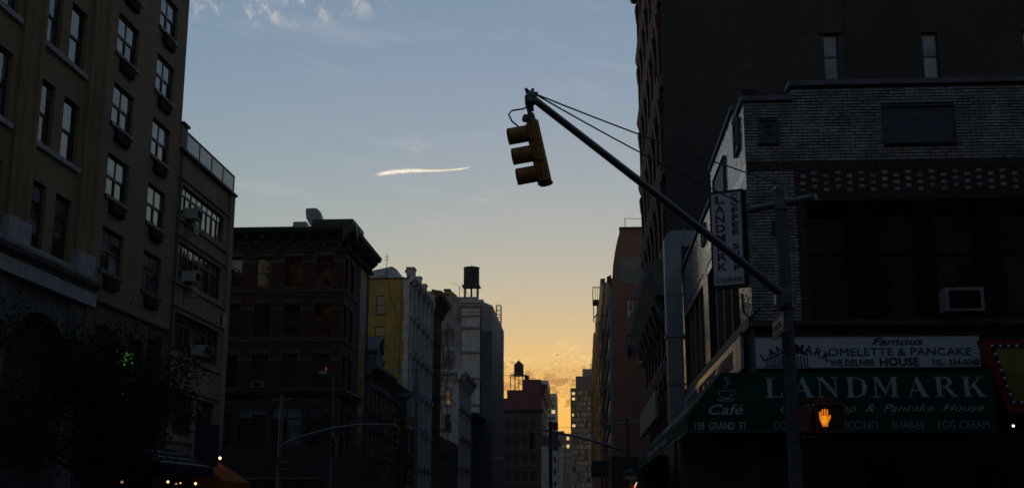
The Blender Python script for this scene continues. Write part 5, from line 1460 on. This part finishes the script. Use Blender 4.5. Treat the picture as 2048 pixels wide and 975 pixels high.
# pedestrian signals
HAND = ["......11......", "...11.11.11...", "...11.11.11...", "...11.11.11...", "11.11.11.11...", "11.11.11.11...", "11.11.11.11...", "11.11.11.11...", "11.11.11.11..1", "11111111111.11", "1111111111.111", "111111111111 1.".replace(' ', '1')[:14], "11111111111111", "1111111111111.", "1111111111111.", ".11111111111..", ".11111111111..", ".1111111111...", "..111111111...", "..11111111....", "..11111111....", "...1111111....", "...1.11.11....", "...1111111...."]
SIGBR = mat('rusty orange signal housing', (0.16, 0.035, 0.008), .5, var=.2, vscale=9)
HOT = emit('lit orange diode', (1.0, .22, .008), 1.25)
HOT2 = emit('lit amber diode', (1.0, .36, .012), 1.4)


def hand_mesh(w, h, hot, m_):
    mb = MB(); rows = len(HAND); sx, sz = w / 14, h / rows
    for r, line in enumerate(HAND):
        for c, ch in enumerate(line):
            core = 10 <= r <= 19 and 3 <= c <= 8
            if ch == '1' and core == hot:
                x, z = (c - 6.5) * sx, (rows / 2 - r - .5) * sz
                k = len(mb.v)
                mb.v += [(x + sx * .47 * math.cos(R(60 * i)), 0, z + sz * .47 * math.sin(R(60 * i))) for i in range(6)]
                mb.f.append(tuple(range(k + 5, k - 1, -1)))
    return mb.mesh('diodes', m_)


def ped_signal(label, loc, rot, lit=True, s=1.0):
    a = thing('pedestrian_signal', label, 'pedestrian signal', loc, rot, 'pedestrian signals')
    a.scale = (s, s, s)
    part('housing', MB().poly([(-.235, .0, -.2), (-.2, 0, -.235), (.2, 0, -.235), (.235, 0, -.2), (.235, 0, .2), (.2, 0, .235), (-.2, 0, .235), (-.235, 0, .2)], (0, .2, 0)), SIGBR, a)
    part('bezel', MB().box(-.225, .225, -.04, -.001, .19, .225).box(-.225, .225, -.04, -.001, -.225, -.19).box(-.225, -.19, -.04, -.001, -.189, .189).box(.19, .225, -.04, -.001, -.189, .189), SIGBR, a)
    part('face_plate', MB().box(-.19, .19, -.012, -.001, -.19, .19), mat('black face plate', (0.008, 0.008, 0.009), .6), a)
    if lit:
        o = link('lit_hand', hand_mesh(.175, .27, False, HOT), a, F0, (-.085, -.016, .0))
        link('hand_centre', hand_mesh(.175, .27, True, HOT2), o, F0, (0, -.0005, 0))
    part('bracket', MB().box(-.42, .08, .06, .1, .26, .30).box(-.1, -.06, .06, .1, .236, .26), SIGBR, a)
    part('bracket', MB().box(-.42, -.05, .06, .1, -.30, -.26).box(-.1, -.06, .06, .1, -.26, -.236), SIGBR, a)
    return a


ped_signal('pedestrian signal showing a lit orange hand beside the signal pole', (3.775, 18.38, 2.80), 0)
ped_signal('unlit pedestrian signal turned sideways against the signal pole', (3.47, 18.62, 2.78), 78, False, .92)

# one way sign on the pole
s = thing('one_way_sign', 'oblique black one way sign with white arrow on the signal pole', 'road sign', (2.98, 17.92, 4.15), -90)
BLK = mat('black sign sheet', (0.012, 0.012, 0.012), .5)
part('plate', MB().box(-.55, .55, -.005, .005, -.15, .15), BLK, s)
WS = mat('white sign sheet', (0.42, 0.40, 0.36), .5)
part('arrow', MB().poly([(-.5, -.009, -.085), (.3, -.009, -.085), (.3, -.009, -.125), (.51, -.009, 0), (.3, -.009, .125), (.3, -.009, .085), (-.5, -.009, .085)], (0, .003, 0)), WS, s)
text('ONE WAY', .125, BLK, s, F0, (-.07, -.012, -.045), bold=.004, width=.7)
part('mount', MB().box(.0, .06, .005, .2, -.1, .1), GREYP, s)

# ------------------------------------------------------------------ second intersection
def mast_pole(label, loc, arm, signals, top=6.2, attach=4.4, bend=0.0):
    p = thing('signal_pole', label, 'pole', loc, 0, 'mast arm poles at the second crossing')
    part('shaft', MB().lathe((0, 0, 0), [(.2, 0), (.2, .4), (.13, .5), (.12, .7), (.09, top)], 8), GREYP, p)
    A, B = Vector((0, 0, attach - .14)), Vector(arm) - Vector(loc)
    pts = [A + (B - A) * f + Vector((0, 0, bend * 4 * f * (1 - f))) for f in [i / 8 for i in range(9)]]
    part('mast_arm', MB().path(pts, [.075 - .004 * i for i in range(9)], 8), GREYP, p, smooth=True)
    part('crossbar', MB().tube((-.5, .1, top - .25), (.5, -.1, top - .2), .05, n=8), GREYP, p)
    part('guy_wire', MB().path(sag(Vector((.3, 0, top - .2)), B, .1), .012, 4), BLACK, p)
    return p


mast_pole('signal pole with curved mast arm before the dark red corner building', (-13.45, 52, .14), (-8.3, 52.0, 5.02), [], 6.25, 4.15, .35)
signal_head('traffic_signal', 'small traffic signal hanging from the middle of the curved mast arm', (-11.05, 52, 4.62), (0, 0, R(95)), 1.05)
signal_head('traffic_signal', 'small traffic signal at the tip of the curved mast arm', (-8.3, 52, 5.1), (0, 0, R(95)), 1.05)
s = thing('street_name_sign', 'dark street name plates on the pole by the corner building', 'road sign', (-13.4, 51.8, 2.95), 0)
part('plate', MB().box(-.1, .42, -.01, .01, .42, .62), BLK, s)
part('plate', MB().box(-.42, .55, -.01, .01, .1, .3), BLK, s)
text('Grand', .15, PALE, s, F0, (.16, -.014, .46)); text('Lafayette', .15, PALE, s, F0, (.06, -.014, .15))
mast_pole('signal pole with long mast arm before the orange brick wall', (2.26, 62, .14), (-2.85, 62, 5.56), [], 5.85, 4.3, .12)
signal_head('traffic_signal', 'traffic signal hanging under the far mast arm before the arcaded building', (-2.75, 62, 5.5), (0, 0, R(95)), 1.0)

# black post with red and grey sign plates
s = thing('sign_post', 'thick black post with a red sign over a grey sign in the street gap', 'sign post', (-1.55, 55, .14), 0)
part('post', MB().box(-.08, .08, -.08, .08, 0, 5.25), BLACK, s)
part('plate', MB().box(.1, .36, -.02, .02, 4.85, 5.2), mat('dull red sign plate', (0.10, 0.02, 0.015), .5), s)
part('plate', MB().box(.1, .36, -.02, .02, 3.9, 4.75), mat('dull grey sign plate', (0.08, 0.08, 0.09), .5), s)
part('strap', MB().box(-.09, .1, -.085, .085, 5.0, 5.05).box(-.09, .1, -.085, .085, 4.3, 4.35), BLACK, s)

# street lamps
def lamp_post(label, loc, h, arm):
    p = thing('street_lamp', label, 'street lamp', loc, 0, 'street lamps')
    part('post', MB().lathe((0, 0, 0), [(.18, 0), (.16, .5), (.09, .6), (.05, h - .4)], 8), GREYP, p)
    part('arm', MB().path([(0, 0, h - .6), (arm * .12, 0, h - .15), (arm * .5, 0, h + .05), (arm, 0, h + .1)], .035, 6), GREYP, p)
    part('lamp_head', MB().poly([(arm, -.12, h + .02), (arm + .5 * (1 if arm > 0 else -1), -.1, h + .06), (arm + .5 * (1 if arm > 0 else -1), -.1, h + .16), (arm, -.12, h + .2)], (0, .24, 0)), mat('pale lamp head', (0.35, 0.35, 0.34), .5), p)
    part('lens', MB().lathe((arm + .25 * (1 if arm > 0 else -1), 0, h - .03), [(.05, -.03), (.13, .01), (.14, .06)], 10), mat('lamp lens', (0.4, 0.4, 0.38), .2), p)
    return p


lamp_post('street lamp before the dark red corner building', (-15.0, 70, .14), 9.2, -.45)
rl = thing('beacon_lamp', 'small red beacon above the street lamp head', 'lamp', (-15.5, 70, 9.55), 0)
part('lens', MB().lathe((0, 0, 0), [(.05, 0), (.06, .08), (.03, .22)], 8), emit('dim red beacon', (1, .1, .05), .2), rl)
part('collar', MB().lathe((0, 0, -.06), [(.08, 0), (.08, .059)], 8), IRON, rl)
lamp_post('street lamp with curved arm before the shrouded building', (-8.55, 100, .14), 5.3, 1.25)

# black framed panel sign in the street
s = thing('panel_sign', 'blank black panel with thin pale frame near the street end', 'sign', (1.0, 70, 0), 0)
part('panel', MB().box(-.58, .58, -.05, .05, 3.2, 4.15), BLK, s)
part('frame', MB().box(-.6, .6, -.06, -.051, 4.13, 4.17).box(-.6, -.565, -.06, -.051, 3.2, 4.13).box(.565, .6, -.06, -.051, 3.5, 4.13).box(-.6, -.2, -.06, -.051, 3.17, 3.2), GALV, s)
part('post', MB().tube((0, 0, 0), (0, 0, 3.19), .05, n=8), BLACK, s)

# ------------------------------------------------------------------ box truck at the kerb
t = thing('box_truck', 'dark box truck seen from behind at the right kerb', 'truck', (1.55, 44.0, 0), 0)
TB = mat('dark truck body', (0.02, 0.021, 0.024), .45)
part('box_body', MB().box(-.55, 1.55, 0, 5.2, .95, 3.3), TB, t)
part('roof_trim', MB().box(-.57, 1.57, -.02, 5.22, 3.3, 3.36), GALV, t)
for a_ in (-.52, .51): part('rear_door', MB().box(a_, a_ + 1.0, -.03, -.001, 1.05, 3.2), TB, t)
part('door_handle', MB().box(.46, .49, -.06, -.031, 1.4, 2.9).box(.53, .56, -.06, -.031, 1.4, 2.9), GALV, t)
part('bumper', MB().box(-.5, 1.5, -.12, .05, .5, .65), GALV, t)
part('tail_light', MB().box(-.5, -.3, -.06, -.03, .75, .9), REDP, t); part('tail_light', MB().box(1.3, 1.5, -.06, -.03, .75, .9), REDP, t)
part('cab', MB().poly([(-.45, 5.3, .6), (-.45, 7.2, .6), (-.45, 7.2, 1.5), (-.45, 6.7, 2.4), (-.45, 5.3, 2.5)], (1.9, 0, 0)), TB, t)
part('windscreen', MB().poly([(-.38, 7.16, 1.6), (1.38, 7.16, 1.6), (1.38, 6.73, 2.37), (-.38, 6.73, 2.37)], (0, .02, .01)), G_DARK, t)
for x in (-.45, 1.2):
    for y in (1.1, 6.2):
        o = part('wheel', MB().tube((x, y, .45), (x + .26, y, .45), .45, n=18), mat('tyre rubber', (0.015, 0.015, 0.015), .8), t)
        part('rim', MB().tube((x - .01, y, .45), (x + .27, y, .45), .24, n=14), GALV, o)

# ------------------------------------------------------------------ person walking towards the camera
def skin_mesh(name, verts, edges, radii, m_, sub=2):
    me = bpy.data.meshes.new(name); me.from_pydata(verts, edges, [])
    o = bpy.data.objects.new(name, me); COL.objects.link(o)
    md = o.modifiers.new('skin', 'SKIN'); md.use_smooth_shade = True
    for i, r in enumerate(radii): me.skin_vertices[0].data[i].radius = (r, r) if not isinstance(r, tuple) else r
    me.skin_vertices[0].data[0].use_root = True
    sb = o.modifiers.new('sub', 'SUBSURF'); sb.levels = sub; sb.render_levels = sub
    dg = bpy.context.evaluated_depsgraph_get()
    out = bpy.data.meshes.new_from_object(o.evaluated_get(dg))
    bpy.data.objects.remove(o)
    out.materials.clear(); out.materials.append(m_)
    return out


pr = thing('person', 'person in dark clothes with dark hair and dark glasses at the bottom edge', 'person', (.47, 12.4, 0), 0)
CLOTH = mat('dark jacket', (0.014, 0.014, 0.016), .8); SKIN = mat('skin', (0.24, 0.12, 0.085), .55); HAIR = mat('dark hair', (0.008, 0.007, 0.006), .6)
V = [(0, 0, .98), (0, 0, 1.14), (0, -.01, 1.32), (0, 0, 1.47), (0, -.01, 1.53),                  # pelvis .. neck base
     (-.17, .01, 1.45), (-.22, .03, 1.18), (-.21, -.06, .95), (.17, .01, 1.45), (.22, .02, 1.18), (.21, -.07, .96),
     (-.09, 0, .92), (-.1, -.10, .52), (-.1, -.02, .10), (-.1, -.16, .05), (.09, 0, .92), (.1, .04, .52), (.1, .12, .1), (.1, -.02, .05)]
E_ = [(0, 1), (1, 2), (2, 3), (3, 4), (3, 5), (5, 6), (6, 7), (3, 8), (8, 9), (9, 10), (0, 11), (11, 12), (12, 13), (13, 14), (0, 15), (15, 16), (16, 17), (17, 18)]
RR = [(.16, .11), (.15, .105), (.175, .115), (.13, .09), (.06, .06), .075, .058, .042, .075, .058, .042, .095, .065, .05, .045, .095, .065, .05, .045]
link('body', skin_mesh('body', V, E_, RR, CLOTH), pr)
hm = bpy.data.meshes.new('head'); bm = bmesh.new(); bmesh.ops.create_uvsphere(bm, u_segments=24, v_segments=18, radius=1)
for v in bm.verts:
    x, y, z = v.co
    jaw = 1 - .28 * max(0, -z) ** 1.4
    nx, ny, nz = x * .077 * jaw, y * .098 * (1 - .12 * max(0, -z)), z * .125
    if y < -.6 and abs(x) < .28:
        nz_ = math.exp(-((z + .12) / .22) ** 2) * math.exp(-(x / .16) ** 2); ny -= .026 * nz_
    if y < -.5: ny += .01 * math.exp(-((z - .12) / .12) ** 2) * math.exp(-((abs(x) - .38) / .16) ** 2)
    if y < -.5: ny -= .008 * math.exp(-((z + .5) / .1) ** 2) * math.exp(-(x / .3) ** 2)
    v.co = (nx, ny, nz + 1.70)
bm.to_mesh(hm); bm.free(); hm.materials.append(SKIN); hm.polygons.foreach_set('use_smooth', [True] * len(hm.polygons))
link('head', hm, pr)
part('neck', MB().lathe((0, .015, 1.48), [(.062, 0), (.056, .06), (.06, .14)], 12), SKIN, pr, smooth=True)
for x in (-1, 1): part('ear', MB().lathe((0, 0, 0), [(.005, -.03), (.016, -.01), (.018, .015), (.006, .032)], 8).xf(Matrix.Translation((x * .077, .01, 1.695))), SKIN, pr, smooth=True)
hb = bmesh.new(); bmesh.ops.create_uvsphere(hb, u_segments=20, v_segments=14, radius=1)
for v in list(hb.verts):
    x, y, z = v.co
    if z < -.35 or (y < -.35 and z < .52): v.co = (x * .068, y * .085, 1.70 + z * .1)
    else: v.co = (x * .088 + random.uniform(-.004, .004), y * .108 + .006 + random.uniform(-.004, .004), 1.71 + z * .135 + random.uniform(-.003, .005))
hme = bpy.data.meshes.new('hair'); hb.to_mesh(hme); hb.free(); hme.materials.append(HAIR); link('hair', hme, pr)
gl = MB()
for x in (-.034, .034): gl.tube((x, -.094, 1.712), (x, -.101, 1.712), .028, n=12)
gl.box(-.008, .008, -.102, -.096, 1.712, 1.72).box(-.076, -.070, -.09, .01, 1.714, 1.722).box(.070, .076, -.09, .01, 1.714, 1.722)
part('glasses', gl, BLACK, pr)
for sx_, (hx, hy, hz_) in ((-1, (-.21, -.065, .93)), (1, (.21, -.075, .94))):
    V = [(hx, hy, hz_), (hx, hy - .01, hz_ - .05), (hx, hy - .015, hz_ - .095)]; E_ = [(0, 1), (1, 2)]; RR = [(.024, .018), (.036, .016), (.036, .014)]
    for k, (dx_, ln) in enumerate(((-.028, .062), (-.009, .075), (.010, .07), (.028, .055))):
        b = len(V); V += [(hx + dx_ * .9, hy - .018, hz_ - .10), (hx + dx_, hy - .03, hz_ - .10 - ln * .5), (hx + dx_, hy - .022, hz_ - .10 - ln)]
        E_ += [(2, b), (b, b + 1), (b + 1, b + 2)]; RR += [.0095, .009, .007]
    b = len(V); V += [(hx - sx_ * .02, hy - .04, hz_ - .045), (hx - sx_ * .03, hy - .06, hz_ - .085)]; E_ += [(1, b), (b, b + 1)]; RR += [.0105, .008]
    link('hand', skin_mesh('hand', V, E_, RR, SKIN, 1), pr)
cg = thing('cigarette', 'glowing cigarette at the mouth of the person', 'cigarette', (.515, 12.27, 1.672), 0)
part('stick', MB().tube((0, 0, 0), (.016, -.02, .034), .006, n=8), emit('pale paper with painted glow', (1.0, .7, .5), .9), cg)  # paper emits on its own to imitate a bright slanted glint
part('ember', MB().tube((-.008, .0, -.02), (0, 0, 0), .008, .006, n=8), emit('ember glow', (1.0, .2, .08), 1.6), cg)
for x, y in ((-.1, -.09), (.1, .05)): part('shoe', MB().poly([(x - .045, y + .12, 0), (x + .045, y + .12, 0), (x + .05, y - .1, 0), (x + .02, y - .16, 0), (x - .02, y - .16, 0), (x - .05, y - .1, 0)], (0, 0, .075)), BLACK, pr)

# ------------------------------------------------------------------ left shopfronts: awnings, sign, lamps
BLUEA = mat('navy awning canvas', (0.012, 0.016, 0.045), .9, spec=.1); YST = mat('yellow awning stripe', (0.30, 0.24, 0.03), .6)
a = thing('shop_awning', 'navy awning with yellow stripes at the foot of the apartment house', 'awning', (-15.45, 38.6, 0), 90)
part('canvas', MB().poly([(0, 0, 3.6), (5.6, 0, 3.6), (5.6, -1.5, 2.9), (0, -1.5, 2.9)]), BLUEA, a)
part('valance', MB().box(0, 5.6, -1.51, -1.5, 2.6, 2.895), BLUEA, a)
for k in range(3): part('stripe', MB().poly([(0, -.38 - k * .45, 3.428 - k * .21), (5.6, -.38 - k * .45, 3.428 - k * .21), (5.6, -.46 - k * .45, 3.39 - k * .21), (0, -.46 - k * .45, 3.39 - k * .21)]), YST, a)
part('end_cheek', MB().poly([(5.6, 0, 3.6), (5.6, 0, 2.7), (5.6, -1.5, 2.6), (5.6, -1.5, 2.9)]), BLUEA, a)
ORGC = mat('orange awning canvas', (0.30, 0.075, 0.010), .9, spec=.1)
a = thing('shop_awning', 'orange awning under the cursive fascia of the beige building', 'awning', (-15.45, 46.2, 0), 90)
part('canvas', MB().poly([(0, 0, 3.34), (3.5, 0, 3.34), (3.6, -1.35, 2.5), (0, -1.35, 2.5)]), ORGC, a)
part('valance', MB().box(0, 3.6, -1.36, -1.35, 2.2, 2.495), ORGC, a)
part('end_cheek', MB().poly([(0, 0, 3.34), (0, 0, 2.3), (0, -1.35, 2.2), (0, -1.35, 2.5)]), ORGC, a)
s = thing('blade_sign', 'dark blue projecting sign box between the navy and orange awnings', 'sign', (-14.6, 45.3, 3.0), 0)
part('box', MB().box(-.45, .45, -.12, .12, 0, 1.6), mat('dark blue sign box', (0.012, 0.016, 0.035), .5), s)
for z in (.2, 1.3): part('bracket', MB().box(-.9, -.451, -.03, .03, z, z + .06), IRON, s)


def bulb(label, loc, r, m_, hood=True):
    b = thing('wall_lamp', label, 'lamp', loc, 0, 'small lit lamps')
    part('bulb', MB().lathe((0, 0, 0), [(r * .2, -r), (r * .8, -r * .6), (r, 0), (r * .8, r * .6), (r * .2, r)], 10), m_, b, smooth=True)
    if hood: part('hood', MB().lathe((0, 0, r * .9), [(r * 1.3, 0), (r * .9, r * .5), (r * .3, r * .8)], 10), IRON, b, smooth=True)
    part('stem', MB().tube((0, 0, r * 1.6), (-.25, 0, r * 1.6 + .05), .012, n=5), IRON, b)


WARM = emit('warm lamp glow', (1.0, .62, .28), 1.8)
bulb('bright lamp at the top of the orange awning', (-15.2, 48.98, 3.49), .055, emit('strong warm lamp glow', (1.0, .5, .18), 7))
bulb('warm lamp under the navy awning', (-14.9, 42.05, 2.37), .05, WARM)
bulb('faint warm lamp between the awnings', (-14.9, 43.39, 2.35), .03, emit('faint lamp glow', (1, .5, .2), 1.5))
bulb('white warm lamp left of the orange awning edge', (-14.9, 45.1, 2.37), .055, WARM)
bulb('small lamp under the orange awning', (-14.9, 48.06, 2.42), .04, WARM)
s = thing('lit_sign', 'green illuminated shop sign glowing through the tree leaves', 'sign', (-15.42, 37.55, 4.95), 90)
mtg = bpy.data.materials.new('backlit green sign'); mtg.use_nodes = True
g = Nodes(mtg.node_tree); b_ = mtg.node_tree.nodes['Principled BSDF']
geo = g.new('ShaderNodeNewGeometry')
f_ = g.sstep(g.noise(geo.outputs['Position'], 5.0, 5, .65), .42, .66)
g.put(b_.inputs['Base Color'], (.02, .05, .02, 1)); g.put(b_.inputs['Emission Color'], g.mix(f_, (.03, .30, .02), (.22, .5, .16)))
b_.inputs['Emission Strength'].default_value = .45
part('panel', MB().box(0, 1.45, -.12, -.06, 0, 1.6), mtg, s)
part('frame', MB().box(-.05, 1.5, -.13, .0, 1.601, 1.66).box(-.05, 1.5, -.13, 0, -.06, -.001).box(-.05, -.001, -.13, 0, 0, 1.6).box(1.451, 1.5, -.13, 0, 0, 1.6), mat('pale sign frame', (0.3, 0.28, 0.2), .5), s)

# ------------------------------------------------------------------ street tree, left
t = thing('street_tree', 'dense dark leafy street tree at the lower left', 'tree', (-11.9, 27.5, .14), 0)
BARK = mat('dark bark', (0.035, 0.028, 0.022), .9, var=.3, vscale=14, bump=.6, bscale=20)
part('trunk', MB().path([(0, 0, 0), (.05, .02, 1.0), (0, .05, 2.1), (.05, 0, 3.0), (.02, .05, 4.6)], [.17, .13, .11, .09, .04], 10), BARK, t, smooth=True)
rng = random.Random(21)
br = MB(); tips = []
for i in range(26):
    a_ = rng.uniform(0, 6.28); z0 = rng.uniform(2.0, 4.3); L = rng.uniform(1.0, 2.1) * (1.15 - abs(z0 - 3.0) * .2); up = rng.uniform(.15, .9)
    p0 = Vector((0, 0, z0)); p2 = p0 + Vector((math.cos(a_) * L, math.sin(a_) * L, L * up)); p1 = (p0 + p2) / 2 + Vector((0, 0, .15))
    br.path([p0, p1, p2], [.05, .03, .01], 5); tips += [p1, p2, (p1 + p2) / 2]
    for k in range(2):
        q = p1 + (p2 - p1) * rng.random() + Vector((rng.uniform(-.5, .5), rng.uniform(-.5, .5), rng.uniform(-.25, .45)))
        br.path([p1, q], [.02, .007], 4); tips.append(q)
part('limbs', br, BARK, t)
lf = MB()
for c in tips:
    for k in range(190):
        p0 = c + Vector((rng.gauss(0, .34), rng.gauss(0, .34), rng.gauss(-.02, .27)))
        if p0.z < 1.9: continue
        if 1.15 < p0.x < 1.95 and 4.35 < p0.z < 5.35 and rng.random() < .82: continue
        d = Vector((rng.uniform(-1, 1), rng.uniform(-1, 1), rng.uniform(-.9, .4))).normalized(); e = d.orthogonal().normalized()
        l_, w_ = rng.uniform(.06, .12), rng.uniform(.025, .04)
        k0 = len(lf.v); lf.v += [tuple(p0), tuple(p0 + d * l_ * .5 + e * w_), tuple(p0 + d * l_), tuple(p0 + d * l_ * .5 - e * w_)]; lf.f.append((k0, k0 + 1, k0 + 2, k0 + 3))
o = part('crown', lf, mat('dark leaves', (0.022, 0.036, 0.013), .9, spec=.15, var=.4, vscale=4), t)
o['kind'] = 'stuff'

# ================================================================== unseen buildings behind and beside the camera, added to shade the street fronts
def back_building(label, x0, x1, y0, y1, h, m, sides):
    t = thing('unseen_building', label, 'building', (x0, y0, 0), 0, 'unseen buildings added to shade the street')
    w, dpt = x1 - x0, y1 - y0
    bld_core(t, .31, w - .31, .31, dpt - .31, h, ROOF)
    for f, L in (('S', w), ('N', w), ('W', dpt), ('E', dpt)):
        F_ = {'S': Face(.001, 0, 0), 'N': Face(w - .001, dpt, 180), 'W': Face(0, dpt - .002, -90), 'E': Face(w, .002, 90)}[f]
        if f in sides:
            nc = max(2, int(L / 4)); nr = int((h - 2) / 3.6)
            grid_building(t, F_, 0, L - .004, h, m, [(1 + i * (L - 1.5) / nc, min(1.4, (L - 1.5) / nc * .5)) for i in range(nc)], [(1.2 + k * 3.6, 2.0) for k in range(nr)], None)
        else: part('wall', MB().box(0, L - .004, 0, .3, 0, h), m, t, F_)
    return t


back_building('unseen tan brick corner building behind the camera on the right', 3.42, 24, -18, 3.5, 25, TAN, 'NW')
back_building('unseen grey building further along the cross street on the right', 24.2, 60, -18, 3.5, 22, GREYTAN, 'N')
back_building('unseen red brick corner building behind the camera on the left', -36, -15.5, -18, 4, 26, REDB, 'NE')
back_building('unseen red brick row behind the camera on the right', 3.42, 24, -80, -18.2, 24, REDB, 'W')
back_building('unseen tan brick row behind the camera on the left', -36, -15.5, -80, -18.2, 24, TAN, 'E')
back_building('unseen brick building beside the coffee shop along the cross street', 12.7, 60, 23.5, 45, 9.5, DREDB, 'S')
back_building('unseen brick building beyond the corner building on the left', -70, -36.2, -18, 4, 24, TAN, 'N')
back_building('unseen block closing the cross street on the left', -70, -30.2, 24, 60, 22, GREYTAN, 'S')
back_building('unseen grey block at the far east end of the street', -40, 30, -190, -160, 26, GREYTAN, 'N')
back_building('unseen brown block set back past the tall brick building', 11, 45, 68, 132, 29, DREDB, 'SW')  # added; height set to block sky reflected in the left windows
back_building('unseen brick block along the second cross street', 30, 70, 45.2, 66, 20, TAN, 'S')

# ================================================================== evening haze
hz_m = bpy.data.materials.new('evening haze'); hz_m.use_nodes = True
hz_m.node_tree.nodes.remove(hz_m.node_tree.nodes['Principled BSDF'])
pv = hz_m.node_tree.nodes.new('ShaderNodeVolumePrincipled')
pv.inputs['Color'].default_value = (.95, .93, .9, 1); pv.inputs['Density'].default_value = 0.0001
hz_m.node_tree.links.new(pv.outputs[0], hz_m.node_tree.nodes['Material Output'].inputs['Volume'])
hz_o = part('haze', MB().box(-720, 720, -320, 1520, -1.5, 95), hz_m, None)
tag(hz_o, 'thin evening haze filling the street', 'haze', None, 'stuff')
